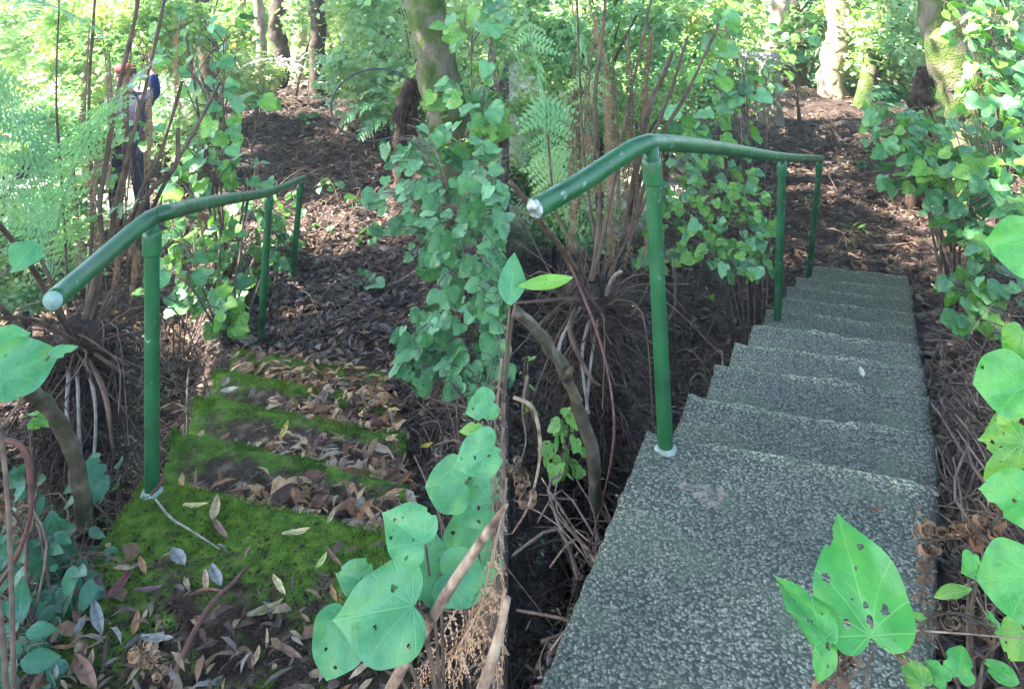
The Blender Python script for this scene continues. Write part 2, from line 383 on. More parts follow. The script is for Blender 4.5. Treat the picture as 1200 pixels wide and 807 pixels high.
# ------------------------------------------------------------------ steps
def slab(name, tl, tr, bl, br, thick, mat, parent, amp, mossw=None, seed=0, cut=(.035, .035)):
    """a cast block: tl, tr far corners of its top (the nosing), bl, br near corners; dense skin worn by noise"""
    bm = bmesh.new()
    tl, tr, bl, br = [Vector(q) for q in (tl, tr, bl, br)]
    w_ = max((tr-tl).length, .1); l_ = max((tl-bl).length, .1)
    nu = max(6, int(w_/.022)); nv = max(4, int(l_/.022)); nd = max(3, int(thick/.03))
    dn = Vector((0, 0, -1))
    def grid(fn, a, b):
        g = [[bm.verts.new(fn(i/a, j/b)) for j in range(b+1)] for i in range(a+1)]
        for i in range(a):
            for j in range(b): bm.faces.new((g[i][j], g[i+1][j], g[i+1][j+1], g[i][j+1]))
    top = lambda u, v: (bl*(1-u)+br*u)*(1-v)+(tl*(1-u)+tr*u)*v
    grid(top, nu, nv)
    grid(lambda u, v: (tl*(1-u)+tr*u)+dn*thick*v, nu, nd)
    grid(lambda u, v: (bl*(1-u)+br*u)+dn*thick*v, nu, nd)
    grid(lambda u, v: (bl*(1-u)+tl*u)+dn*thick*v, nv, nd)
    grid(lambda u, v: (br*(1-u)+tr*u)+dn*thick*v, nv, nd)
    bmesh.ops.remove_doubles(bm, verts=bm.verts, dist=.0005)
    bmesh.ops.recalc_face_normals(bm, faces=bm.faces)
    bm.normal_update()
    cx = (tl+tr+bl+br)/4
    attr = bm.verts.layers.float.new('moss'); worn = bm.verts.layers.float.new('worn'); damp_shade = bm.verts.layers.float.new('damp_shade'); k_land = name == 'landing'
    for v in bm.verts:
        p = v.co.copy(); q = Vector((p.x*1.0, p.y*1.0, p.z*1.0))+Vector((seed*3.1, 0, 0))
        n1 = noise.noise(q*7)*.6+noise.noise(q*22)*.4; n2 = noise.noise(q*60)
        edge = abs(v.normal.z) < .93 and abs(v.normal.z) > .2
        v.co += v.normal*(n1*amp+n2*amp*.45)
        wvn = noise.noise(Vector((p.x*4.5, p.y*4.5, seed*2.7)))*.016+noise.noise(Vector((p.x*13, p.y*13, seed*1.3)))*.008
        if (Vector((p.x-tl.x, p.y-tl.y, 0)).cross(Vector((tr.x-tl.x, tr.y-tl.y, 0)).normalized())).length < .03: v.co.y += wvn; v.co.z += .5*wvn
        if edge: v.co += (-v.normal)*(.006+abs(noise.noise(q*13))*amp*2.2)
        eN = Vector((tr.x-tl.x, tr.y-tl.y, 0)).normalized(); dN = abs((Vector((p.x, p.y, 0))-Vector((tl.x, tl.y, 0))).cross(eN).z)
        if not mossw:
            wid = .055+.03*noise.noise(q*5); v[damp_shade] = (0 if k_land else math.exp(-(max(0, l_*.86-dN)/(l_*.38))**2)) if v.normal.z > .5 else 1; v[worn] = max(0, 1-dN/wid) if v.normal.z > -.2 else 0  # stain and painted shade deepen towards the riser; pale wear on the nosing
            if v.normal.z > .5: v.co.z += .008*math.exp(-(dN/.05)**2)-.012*math.exp(-((dN-l_*.8)/(l_*.25))**2)*(1 if l_ < 1 else 0)
        if mossw:
            # moss grows on the nosings and the outer left edge, soil lies deep against the riser
            d1 = (Vector((p.x, p.y, 0))-Vector((tl.x, tl.y, 0))); e = Vector((tr.x-tl.x, tr.y-tl.y, 0)).normalized()
            dist = abs(d1.cross(e).z)
            e2 = Vector((tl.x-bl.x, tl.y-bl.y, 0)).normalized(); dl = abs((Vector((p.x, p.y, 0))-Vector((bl.x, bl.y, 0))).cross(e2).z)
            v[attr] = max(1-dist/mossw[0], (1-dl/mossw[1]), .25 if abs(v.normal.z) < .5 else 0)*.75+mossw[2]
    me = bpy.data.meshes.new(name); bm.to_mesh(me); bm.free()
    me.polygons.foreach_set('use_smooth', [True]*len(me.polygons))
    return anchored(name, me, mat, cx, parent)

def staircase(L, Rr, H0, rise, near, mat, root, amp, mossy, landmat=None):
    """L, Rr: pixel of the left and right end of every nosing"""
    tops = []
    for k, (a, b) in enumerate(zip(L, Rr)):
        H = H0+rise*k
        tops.append((G(a[0], a[1], H), G(b[0], b[1], H)))
    for k, (a, b) in enumerate(tops):
        if k == 0:
            bl, br = near
            slab('landing', a, b, bl, br, .34, landmat or mat, root, amp, (.42, .34, .32) if mossy else None, k)
        else:
            pa, pb = tops[k-1]
            dz = Vector((0, 0, a.z-pa.z)); ins = (pb-pa).normalized()*.004*(1 if k % 2 else 2)
            back = Vector((-.02, -.08, 0)) if mossy is False else Vector((.02, -.08, 0))
            slab('step', a, b, pa+dz+back+ins, pb+dz+back-ins, rise+.16, mat, root, amp, (.22, .30, [0, .02, .04, .06, .25][min(k, 4)]) if mossy else None, k)
    return tops
# left flight: mossy
rootL = thing('mossy_steps', 'moss-covered concrete steps half buried under dead leaves, in the left half', 'steps', G(300, 600, 1.79))
LL = [(169, 557), (203, 501), (230, 462), (253, 431), (275, 407)]
LR = [(487, 627), (482, 563), (477, 507), (466, 470), (452, 436)]
hL = 1.79
nearL = (Vector((-1.21, 1.3, EYE-hL)), Vector((-.14, 1.3, EYE-hL)))
topsL = staircase(LL, LR, hL, .17, nearL, M['moss'], rootL, .007, True)
# right flight: clean exposed aggregate
rootR = thing('clean_steps', 'clean grey exposed-aggregate concrete steps going down, in the right half', 'steps', G(900, 560, 1.53))
RL = [(757, 503), (806, 462), (837, 426), (860, 401), (881, 379), (897, 362), (909, 348), (922, 336), (933, 325), (953, 311)]
RR = [(1097, 569), (1096, 510), (1089, 464), (1083, 430), (1078, 405), (1075, 384), (1072, 366), (1070, 351), (1068, 338), (1065, 325)]
hR = 1.53
nearR = (Vector((-.012, 1.44, EYE-hR)), Vector((.80, 1.44, EYE-hR)))
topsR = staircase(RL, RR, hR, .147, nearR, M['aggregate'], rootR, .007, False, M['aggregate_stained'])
st = G(823, 578, hR)
STAIN[0].inputs[1].default_value = tuple(st-(topsR[0][0]+topsR[0][1]+nearR[0]+nearR[1])/4)

# moss tufts: short fibres standing on the nosings
def moss_tufts(tops, near, n, name, parent, seed):
    r = random.Random(seed); mb = MB()
    for _ in range(n):
        k = min(int(r.random()**1.3*len(tops)), len(tops)-1)
        a, b = tops[k]; u = r.random()
        if k == 0 and r.random() < .3:
            v = abs(r.gauss(0, .3)); p = a.lerp(b, r.random()*.4)
        else: v = abs(r.gauss(0, .07 if k else .16)); p = a.lerp(b, u)
        back = Vector((.03, -1, 0)); p = p+back*v+Vector((0, 0, -.004))
        if noise.noise(p*6)+.25*r.random() < -.05+v*.6: continue
        h = r.uniform(.006, .016); q = r.uniform(.002, .004)
        t = Vector((r.gauss(0, .4), r.gauss(0, .4), 1)).normalized(); s_ = Vector((r.uniform(-1, 1), r.uniform(-1, 1), 0)).normalized()*q
        b0 = len(mb.v); mb.v += [p-s_, p+s_, p+t*h]; mb.f.append((b0, b0+1, b0+2))
    o = mb.build(name, M['moss_tuft'], parent); o['kind'] = 'stuff'
moss_tufts(topsL, None, 26000, 'moss', rootL, 3)

# ------------------------------------------------------------------ handrails
def handrail(root, rail_pts, rr, posts, pr, cap):
    mb = MB(); mb.tube(rail_pts, rr, 20, 8); o = mb.build('rail', M['paint'], root)
    # open pipe end
    d = (rail_pts[0]-rail_pts[1]).normalized()
    cb = MB(); cb.tube([rail_pts[0]-d*.004, rail_pts[0]+d*.002], rr*.93, 20, 1); c = cb.build('end_cap', M[cap], o)
    for i, (b, t) in enumerate(posts):
        k = (t-b).normalized()
        mb = MB(); mb.tube([b-k*(.05 if i == 0 else .16), b.lerp(t, .5), t], pr, 16, 3); p = mb.build('post', M['paint'], root)
        mb = MB(); q = t-k*(rr+.012)
        mb.tube([q-k*.075, q-k*.07, q-k*.012, q+k*.008], [pr*1.22, pr*1.27, pr*1.27, pr*1.1], 16, 1); mb.build('collar', M['paint'], p)
        if i == 0:
            mb = MB(); mb.tube([b-k*.012, b+k*.004, b+k*.012], [pr*1.5, pr*1.4, pr*1.1], 20, 2, wob=.18); mb.build('mortar_patch', M['mortar'], p)
hrL = thing('handrail', 'green painted pipe handrail with a dead fern scrap draped on it, beside the mossy steps', 'handrail', G(178, 577, hL))
j1 = P(178, 254, 2.53); j2 = P(316, 225, 5.0); j3 = P(356, 209, 6.15)
handrail(hrL, [P(62, 352, 1.98), P(110, 311, 2.2), P(157, 270, 2.43), P(180, 254, 2.53), P(207, 246, 2.66), P(262, 234, 3.6), j2, j3], .0270,
         [(G(178, 577, hL), j1-Vector((0, 0, .01))), (Vector((P(306, 392, 5.0))), j2), (P(341, 338, 6.1), P(353, 212, 6.12))], .0235, 'pipe_end_dull')
hrR = thing('handrail', 'green painted pipe handrail with a white open end, beside the clean steps', 'handrail', G(780, 527, hR))
j1 = P(763, 170, 2.35); j2 = P(917, 184, 4.69); j3 = P(963, 186, 6.72)
handrail(hrR, [P(627, 244, 1.96), P(680, 214, 2.12), P(735, 178, 2.29), P(754, 169.5, 2.345), P(766, 167.5, 2.39), P(800, 169, 2.60), P(860, 176, 3.4), j2, j3], .0275,
         [(G(780, 527, hR), P(763, 172, 2.36)), (P(911, 375, 4.69), j2), (P(948, 323, 6.72), P(961, 187, 6.70))], .0235, 'pipe_end')

# ------------------------------------------------------------------ leaves
HEART = [(0, .07), (.07, .0), (.17, -.05), (.30, -.035), (.41, .06), (.475, .21), (.47, .38), (.42, .55), (.33, .70), (.22, .82), (.11, .92), (.035, 1.0), (0, 1.05)]
ROUND = [(0, .09), (.07, .0), (.2, -.05), (.36, .0), (.48, .14), (.53, .33), (.51, .52), (.42, .69), (.29, .82), (.15, .92), (.05, .98), (0, 1.01)]
OVATE = [(0, 0), (.08, .05), (.19, .16), (.26, .32), (.27, .48), (.22, .65), (.14, .81), (.05, .95), (0, 1.02)]
LANCE = [(0, 0), (.035, .08), (.09, .25), (.12, .45), (.11, .65), (.07, .84), (.02, .96), (0, 1.0)]
def leaf_mesh(outline, seed, holes=3, fine=False, cup=.18, droop=.22, bites=1):
    r = random.Random(seed)
    step = 2 if fine else 1
    hp = []
    src = [Vector((a, b, 0)) for a, b in outline]
    sp, _ = smooth(src, [0]*len(src), 3 if fine else 1) if fine else (src, 0)
    sp = list(sp)
    if not fine: sp = sp[::1] if len(sp) < 10 else [sp[0]]+sp[2:-1]
    rpts = [(p.x, p.y) for p in sp]
    asym = r.uniform(-.04, .04)
    def jit(x, y, k): return (x*(1+.05*math.sin(y*9+seed+k))+asym*math.sin(y*3), y)
    loop = [jit(x, y, 0) for x, y in rpts]+[jit(-x, y, 2) for x, y in rpts[1:-1]][::-1]
    # bites eaten out of the margin
    loop = [Vector(p) for p in loop]
    for _ in range(bites):
        c = loop[r.randrange(3, len(loop)-2)]; rad = r.uniform(.05, .12)
        c = c*1.0
        for i, p in enumerate(loop):
            if (p-c).length < rad:
                loop[i] = p+(Vector((0, .42))-p).normalized()*rad*.9
    vs = [p for p in loop]; edges = [(i, (i+1) % len(loop)) for i in range(len(loop))]
    hs = []
    for _ in range(holes):
        for tr in range(20):
            c = Vector((r.uniform(-.36, .36), r.uniform(.12, .82))); rad = r.uniform(.015, .048)
            if all((c-p).length > rad+.05 for p in loop) and all((c-h[0]).length > rad+h[1]+.02 for h in hs) and abs(c.x) < .42*(1-abs(c.y-.35)*.7):
                hs.append((c, rad)); break
    for c, rad in hs:
        b = len(vs); m = 7 if fine else 5; ph = r.random()*6; el = r.uniform(.6, 1.6)
        for k in range(m):
            a = ph+2*math.pi*k/m; vs.append(c+Vector((math.cos(a)*rad, math.sin(a)*rad*el))*r.uniform(.75, 1.2))
        edges += [(b+k, b+(k+1) % m) for k in range(m)]
    st_ = .09 if fine else .26
    g = -.45
    y = 0.0
    nb = len(vs)
    from mathutils.geometry import intersect_point_tri_2d
    def inside(p, lp):
        c = False; j = len(lp)-1
        for i in range(len(lp)):
            if (lp[i].y > p.y) != (lp[j].y > p.y) and p.x < (lp[j].x-lp[i].x)*(p.y-lp[i].y)/(lp[j].y-lp[i].y)+lp[i].x: c = not c
            j = i
        return c
    while y < 1.0:
        x = -.5
        while x < .51:
            p = Vector((x, y))
            if inside(p, loop) and all((p-q).length > st_*.45 for q in vs[:nb]) and all((p-h[0]).length > h[1]*1.5+.01 for h in hs): vs.append(p)
            x += st_
        y += st_
    res = delaunay_2d_cdt(vs, edges, [], 0, 1e-5)
    ov, of = res[0], res[2]
    faces = []
    for f in of:
        c = sum((ov[i] for i in f), Vector((0, 0)))/len(f)
        if not inside(c, loop): continue
        if any((c-h[0]).length < h[1]*.8 for h in hs): continue
        faces.append(f)
    used = sorted({i for f in faces for i in f}); mp = {i: k for k, i in enumerate(used)}
    w1, w2 = r.uniform(0, 6), r.uniform(0, 6)
    V = []
    for i in used:
        x, y = ov[i]
        z = cup*abs(x)**1.4-droop*y*y+.035*math.sin(y*9+w1)*abs(x)*2+.02*math.sin(x*13+w2+y*4)-.25*max(0, abs(x)-.3)**1.5*(1+math.sin(w1))
        if fine:
            ang = math.atan2(x, y-.08)-x*y*.55; rr = math.hypot(x, y-.08)
            fr = abs(((ang/.52+.5) % 1)-.5)*.52*rr
            z -= .012*math.exp(-(fr/.03)**2)
        V.append((x, y, z))
    me = bpy.data.meshes.new('leaf'); me.from_pydata(V, [], [tuple(mp[i] for i in f) for f in faces])
    uv = me.uv_layers.new(name='UVMap')
    for l in me.loops: uv.data[l.index].uv = V[l.vertex_index][:2]
    me.polygons.foreach_set('use_smooth', [True]*len(me.polygons)); me.update()
    return me
def variants(outline, mat, n, seed, **k):
    out = []
    for i in range(n):
        me = leaf_mesh(outline, seed+i, **k); me.materials.append(M[mat]); out.append(me)
    return out
LV = {
 'teal': variants(HEART, 'leaf_teal', 9, 10, holes=2, bites=2)+variants(ROUND, 'leaf_teal', 3, 30, holes=3, bites=2),
 'lime': variants(HEART, 'leaf_lime', 6, 50, holes=4, bites=2),
 'dark': variants(OVATE, 'leaf_dark', 5, 70, holes=0, bites=0, cup=.3, droop=.3),
 'blade': variants(LANCE, 'leaf_lime', 2, 90, holes=0, bites=0),
}
def hero_mesh(outline, mat, seed, holes, bites=1, cup=.15, droop=.15):
    me = leaf_mesh(outline, seed, holes=holes, fine=True, bites=bites, cup=cup, droop=droop); me.materials.append(M[mat]); return me

def leaf_matrix(base, tipdir, normal, size):
    t = tipdir.normalized(); n = (normal-t*normal.dot(t)).normalized(); s = t.cross(n)
    return Matrix(((s.x*size, t.x*size, n.x*size, base.x), (s.y*size, t.y*size, n.y*size, base.y), (s.z*size, t.z*size, n.z*size, base.z), (0, 0, 0, 1)))
def view_frame(p):
    d = (Vector((0, 0, EYE))-p).normalized(); r = Vector((1, 0, 0)); r = (r-d*r.dot(d)).normalized(); u = d.cross(r); return d, r, u
def hero_leaf(parent, px, py, y, size, ang, outline=HEART, mat='leaf_hero', seed=0, holes=3, bites=1, tilt=(0, 0), stemto=None, wscale=1, mb=None):
    """a large leaf whose blade is attached at the pixel; ang is the direction of its tip"""
    b = P(px, py, y); d, r, u = view_frame(b); a = R(ang)
    t = r*math.cos(a)+u*math.sin(a)
    t = (t+d*tilt[0]).normalized(); s = t.cross(d); n = (d+s*tilt[1]).normalized()
    me = hero_mesh(outline, mat, seed, holes, bites, .22+.12*((seed*7) % 5)/5, .12+.2*((seed*3) % 7)/7)
    Mx = leaf_matrix(b, t, n, size*y/FPX)
    Mx = Mx @ Matrix.Diagonal((wscale, 1, 1, 1))
    put('leaf', me, parent, Mx)
    if stemto is not None and mb is not None:
        mb.tube([b+t*size*y/FPX*.07, b.lerp(stemto, .5)+Vector((0, 0, .02)), stemto], [.0022, .003], 6, 4)

def bush(name, label, cat, base, clumps, kinds, nleaf, size, seed, stem='twig', group=None, stemr=.007, spread=1.0, facing=.55, arch=0.25):
    """base: ground point; clumps: [(point, (rx,ry,rz), weight)]; leaves are placed in the clumps on petioles that run back to the stems"""
    r = random.Random(seed)
    root = thing(name, label, cat, base, group)
    mb = MB(); nodes = []
    for c, rad, wt in clumps:
        c = Vector(c); mid = Vector(base).lerp(c, .5)+Vector((r.gauss(0, .05), r.gauss(0, .05), (c-Vector(base)).length*arch))
        b = Vector(base)+Vector((r.gauss(0, .04), r.gauss(0, .04), -.03))
        path, rr = smooth([b, mid, c], [stemr, stemr*.7, stemr*.4], 7)
        mb.tube(path, rr, 5, 1); nodes.append((path[3:], c, rad, wt))
        mine = list(path[4:])
        for k in range(5+int(wt*6)):
            s0 = r.choice(path[6:]); e = c+Vector((r.uniform(-1, 1)*rad[0], r.uniform(-1, 1)*rad[1], r.uniform(-1, 1)*rad[2]))*1.0
            m2 = s0.lerp(e, .5)+Vector((0, 0, .12*(e-s0).length))
            p2, r2 = smooth([s0, m2, e], [stemr*.45, stemr*.35, stemr*.2], 4)
            mb.tube(p2, r2, 4, 1); mine += p2[1:]
        nodes[-1] = (mine, c, rad, wt)
    tw = sum(n_[3] for n_ in nodes)
    for nd, c, rad, wt in nodes:
        for k in range(int(nleaf*wt/tw)):
            s0 = r.choice(nd)
            while True:
                q = Vector((r.uniform(-1, 1), r.uniform(-1, 1), r.uniform(-1, 1)))
                if q.length < 1: break
            e = c+Vector((q.x*rad[0], q.y*rad[1], q.z*rad[2]))
            s0 = min(r.sample(nd, min(6, len(nd))), key=lambda z: (z-e).length)
            if (e-s0).length > .30: e = s0+(e-s0).normalized()*r.uniform(.12, .34)
            if sidelimit and (e.x > -.02) == (base[0] < 0): e.x = (-.05 if base[0] < 0 else .05)+r.uniform(-.03, .03)
            sz = size*r.choice((.5, .7, .85, 1.0, 1.15, 1.3))*r.uniform(.9, 1.1)
            out = (e-s0); out.z *= .2; out = out.normalized() if out.length > 1e-4 else Vector((1, 0, 0))
            t = (out*.8+Vector((r.gauss(0, .6), r.gauss(0, .5)-.25, -.45+r.gauss(0, .3)))).normalized()
            n_ = (Vector((0, -facing, 1))+Vector((r.gauss(0, .5), r.gauss(0, .5), r.gauss(0, .3)))).normalized()
            if base[0] < 0 and e.x+t.x*sz > -.01: t.x = -abs(t.x)
            if base[0] > 0 and e.x+t.x*sz < .01: t.x = abs(t.x)
            kk = r.choice(kinds)
            put('leaf', r.choice(LV[kk]), root, leaf_matrix(e, t, n_, sz))
            mb.tube([s0, e+t*sz*.07], [.0016, .0012], 3, 1, cap=False)
    mb.build('stem', M[stem], root)
    return root
sidelimit = True

# ------------------------------------------------------------------ ferns
def frond_mesh(path, length_, pin, r, mb=None, leaflets=9, droop=.3, stalk_free=.25, rr=.006, curl=0, dens=1.0, twist=0, lw=.22):
    """rachis along path with paired pinnae, each cut into leaflets; all one frond"""
    mb = mb or MB()
    pts, rad = smooth(path, [rr*(1-.8*i/(len(path)-1)) for i in range(len(path))], 6)
    mb.tube(pts, rad, 5, 1)
    L = [0]
    for i in range(1, len(pts)): L.append(L[-1]+(pts[i]-pts[i-1]).length)
    tot = L[-1]; n = int(tot/(.035/dens))
    for i in range(n):
        s = stalk_free+(1-stalk_free)*(i+.5)/n; q = s*tot
        k = max(j for j in range(len(L)) if L[j] <= q); k = min(k, len(pts)-2)
        u = (q-L[k])/max(L[k+1]-L[k], 1e-6); p = pts[k].lerp(pts[k+1], u); d = (pts[k+1]-pts[k]).normalized()
        side = d.cross(Vector((0, 0, 1)))
        if side.length < .2: side = d.cross(Vector((0, 1, 0)))
        side = (side.normalized()+Vector((r.gauss(0, .22), r.gauss(0, .22), r.gauss(0, .22)))*(1 if curl else .15)).normalized(); up = side.cross(d).normalized()
        if twist: 
            side = Matrix.Rotation(twist+r.gauss(0, .4), 3, d) @ side; up = side.cross(d).normalized()
        x = (s-stalk_free)/(1-stalk_free); pl = pin*(math.sin(math.pi*min(1, .12+x*.88))**.7)*r.uniform(.75, 1.1)
        if pl < .01: continue
        for sg in (-1, 1):
            if r.random() > .94: continue
            pd = (side*sg+d*.45+up*r.gauss(0, .12)).normalized()
            m = leaflets
            prev = p.copy(); wv = d
            for j in range(m):
                f = (j+1)/m
                if curl:
                    pd = Matrix.Rotation(curl*sg*(.3+f), 3, d) @ pd
                pd = (pd+Vector((0, 0, -droop*.12))).normalized()
                c = prev+pd*pl/m
                ll = pl*lw*(1-f*.8)
                nn = pd.cross(d).normalized()
                wv = nn.cross(pd).normalized()
                b = len(mb.v)
                # two leaflets, one either side of the midrib
                o1 = wv*ll+pd*ll*.4+nn*r.gauss(0, .12)*ll; o2 = -wv*ll+pd*ll*.4+nn*r.gauss(0, .12)*ll
                mb.v += [prev, prev.lerp(c, .9)+pd*0, prev.lerp(c, .55)+o1, prev.lerp(c, .55)+o2]
                mb.f += [(b, b+1, b+2), (b, b+3, b+1)]
                prev = c
    sg0 = -1 if pts[0].x < 0 else 1
    mb.f = [f for f in mb.f if all(mb.v[i].x*sg0 > .002 for i in f)]
    return mb
def arc(b, e, h, k=5, j=0, r=None):
    b = Vector(b); e = Vector(e); out = []
    for i in range(k):
        t = i/(k-1); p = b.lerp(e, t); p.z += h*4*t*(1-t)
        if r and 0 < i < k-1: p += Vector((r.gauss(0, j), r.gauss(0, j), r.gauss(0, j)))
        out.append(p)
    return out
# ------------------------------------------------------------------ surface under litter
def tri_quads(tops, near):
    qs = [(near[0], near[1], tops[0][1], tops[0][0])]
    for k in range(1, len(tops)): qs.append((tops[k-1][0], tops[k-1][1], tops[k][1], tops[k][0]))
    return [([(p.x, p.y) for p in q], tops[k][0].z) for k, q in enumerate(qs)]
QL = tri_quads(topsL, nearL); QR = tri_quads(topsR, nearR)
def in_quad(x, y, q):
    s = 0
    for i in range(4):
        x1, y1 = q[i]; x2, y2 = q[(i+1) % 4]
        c = (x2-x1)*(y-y1)-(y2-y1)*(x-x1)
        if c == 0: continue
        if s == 0: s = 1 if c > 0 else -1
        elif (c > 0) != (s > 0): return False
    return True
def surf(x, y):
    for k, (q, z) in enumerate(QL if x < 0 else QR):
        if in_quad(x, y, q): return max(z, gz(x, y)), k
    return gz(x, y), -1

PAL = [(.24, .15, .08), (.16, .085, .045), (.30, .21, .12), (.10, .055, .035), (.20, .16, .13), (.13, .07, .06), (.36, .27, .16), (.08, .05, .04), (.22, .12, .06), (.26, .23, .20)]
def litter(name, samples, seed, lmin, lmax, parent=None, dark=1.0, lift=.006, wfac=1, hue=(1, 1, 1)):
    """many dead willow-like leaves lying at random, each a bent blade; samples: list of (x, y, z)"""
    r = random.Random(seed); V = []; F = []; col = []
    for (x, y, z) in samples:
        L = r.uniform(lmin, lmax); W = L*r.uniform(.14, .30)*.5*wfac*(2.1 if r.random() < .2 else 1); a = r.uniform(0, 6.283)
        t = Vector((math.cos(a), math.sin(a), r.gauss(0, .22))).normalized(); s = Vector((-math.sin(a), math.cos(a), r.gauss(0, .5))).normalized()
        n = t.cross(s).normalized(); n = n if n.z > 0 else -n
        p = Vector((x, y, z+lift+r.random()*.022)); cu = r.uniform(-.12, .25)*L; fo = r.uniform(.1, .9)*W
        b = len(V)
        V += [p-t*L*.5+n*cu*.0, p-t*L*.17+s*W+n*(cu*.8+fo*.5), p-t*L*.17-s*W+n*(cu*.8+fo*.5), p+t*L*.2+s*W*.85+n*(cu*.8+fo*.5), p+t*L*.2-s*W*.85+n*(cu*.8+fo*.5), p+t*L*.5, p-t*L*.17+n*cu, p+t*L*.2+n*cu]
        F += [(b, b+6, b+1), (b, b+2, b+6), (b+6, b+7, b+3, b+1), (b+2, b+4, b+7, b+6), (b+7, b+5, b+3), (b+4, b+5, b+7)]
        c = r.choice(PAL); k = r.uniform(.6, 1.25)*dark; col += [(c[0]*k*hue[0], c[1]*k*hue[1], c[2]*k*hue[2], 1)]*8
    me = bpy.data.meshes.new(name); me.from_pydata([tuple(v) for v in V], [], F)
    ca = me.color_attributes.new('Col', 'FLOAT_COLOR', 'POINT'); ca.data.foreach_set('color', np.array(col, dtype=np.float32).ravel())
    o = put(name, me, parent, mat=M['litter'])
    tag(o, kind='stuff'); return o

def pathdens(x, y, left):
    a = np.interp(y, *(LxL if left else RxL)); b = np.interp(y, *(LxR if left else RxR))
    return a, b
# on the mossy steps: thick in the corners against the risers
r = random.Random(11); S = []
for k in range(1, 5):
    (q, z) = QL[k]; q = [Vector((a, b)) for a, b in q]
    for _ in range([0, 480, 560, 620, 600][k]):
        u = r.random()**.8; v = abs(r.gauss(0, .36)) if k < 3 else abs(r.gauss(0, .5))
        if v > .93 and r.random() > (.35+.5*u)*[0, .3, .5, .8, 1.3][k]: continue
        if v > 1.15: continue
        if k < 4 and u < .16+.45*v+.1*noise.noise(Vector((u*6, v*6, k))) and r.random() < .88: continue
        if k < 3 and v > .72 and r.random() < .85: continue
        near = q[0].lerp(q[1], u); fr = q[3].lerp(q[2], u); p = near.lerp(fr, min(v, 1.04))
        pile = .07*(1-min(v, 1))*(.4+u)
        S.append((p.x+r.gauss(0, .01), p.y, z+pile*r.random()+(0 if v <= 1 else -.03)))
litter('leaf_litter', S, 1, .05, .115, rootL, 1.35, hue=(1.15, 1, .85))
S = []
for _ in range(300):    # bottom of the landing, thickening towards the camera
    y = 1.75+abs(r.gauss(0, .22)); x = r.uniform(-1.2, -.2)
    if y > 2.35: continue
    S.append((x, y, EYE-hL))
litter('leaf_litter', S, 2, .03, .075, rootL, .8)
# crumbs of soil on the landing
def crumbs(name, n, fn, seed, parent, mat):
    r = random.Random(seed); mb = MB()
    for _ in range(n):
        p = fn(r)
        if p is None: continue
        q = r.uniform(.003, .009); b = len(mb.v)
        mb.v += [p+Vector((r.uniform(-1, 1), r.uniform(-1, 1), r.uniform(-.2, 1)))*q for _ in range(4)]
        mb.f += [(b, b+1, b+2), (b, b+2, b+3), (b, b+3, b+1), (b+1, b+3, b+2)]
    o = mb.build(name, mat, parent); o['kind'] = 'stuff'
crumbs('soil_crumbs', 9000, lambda r: Vector((r.uniform(-1.2, -.2), 1.6+abs(r.gauss(0, .35)), EYE-hL+.003)) , 5, rootL, M['soil'])
# over the ground of both places
S = []; S2 = []; S3 = []
def sc_l(n, y0, y1, out, seed, xr=None, lim=0):
    r = random.Random(seed)
    for _ in range(n):
        y = y0*(y1/y0)**r.random()
        left = r.random() < .5
        a, b = pathdens(0, y, left)
        x = r.uniform(max(a-2.6, -y*.72), min(b+1.3, -.01)) if left else r.uniform(max(a-2.6, .01), min(b+2.2, y*.72))
        z, k = surf(x, y)
        if k >= 0 or (y > 8 and a-x > .9 and r.random() < .8) or y > 15.5: continue
        out.append((x, y, z))
sc_l(11000, 1.2, 4.4, S, 21); sc_l(20000, 4.2, 9, S2, 22); sc_l(15000, 8.5, 22, S3, 23)
SW = []
r = random.Random(91)
for _ in range(16000):
    y = r.uniform(.3, 13); x = r.uniform(1.0, 9) if r.random() < .5 else r.uniform(-9, -1.3)
    z, k = surf(x, y)
    if k < 0 and not (y > 8 and x < -4): SW.append((x, y, z))
litter('leaf_litter', SW, 35, .05, .12, None, .8)
# denser on the leafy path beyond the mossy steps
r = random.Random(12)
for _ in range(3400):
    y = r.uniform(3.0, 7.2); a, b = pathdens(0, y, True); x = r.uniform(a-.1 if y > 4.8 else b-.05, min(b+.45, -.03)); z, k = surf(x, y)
    if k < 0: S2.append((x, y, z+.02*r.random()))
litter('leaf_litter', S, 31, .03, .09, None, .62, wfac=.8)
litter('leaf_litter', S2, 32, .045, .11, None, .68, hue=(.88, .88, .98))
litter('leaf_litter', S3, 33, .07, .15, None, .62, hue=(.88, .88, .98))

S4 = []; r = random.Random(77)
for k in range(1, 5):
    (q, z) = QL[k]; q = [Vector((a, b)) for a, b in q]
    for _ in range(700):
        u = r.random(); v = abs(r.gauss(0, .33))
        if v > .95 or u < .06+.4*v: continue
        p = q[0].lerp(q[1], u).lerp(q[3].lerp(q[2], u), v); S4.append((p.x, p.y, z))
litter('leaf_fragments', S4, 41, .012, .035, rootL, .7)
litter('leaf_fragments', [(a+r.gauss(0, .05), b+r.gauss(0, .05), c) for a, b, c in S2[::2]+S[::1]], 42, .015, .045, None, .6)
S5 = []
for _ in range(1100):
    k = r.choices(range(len(QR)), [3]+[1]*(len(QR)-1))[0]; (q, z) = QR[k]; q = [Vector((a, b)) for a, b in q]; u = 1-abs(r.gauss(0, .035)) if r.random() < .8 else abs(r.gauss(0, .05)); v = r.random() if r.random() < .5 else abs(r.gauss(0, .08))
    if not 0 < u < 1 or v > 1: continue
    p = q[0].lerp(q[1], u).lerp(q[3].lerp(q[2], u), v); S5.append((p.x, p.y, z-.004))
litter('leaf_fragments', S5, 43, .008, .022, rootR, .9)
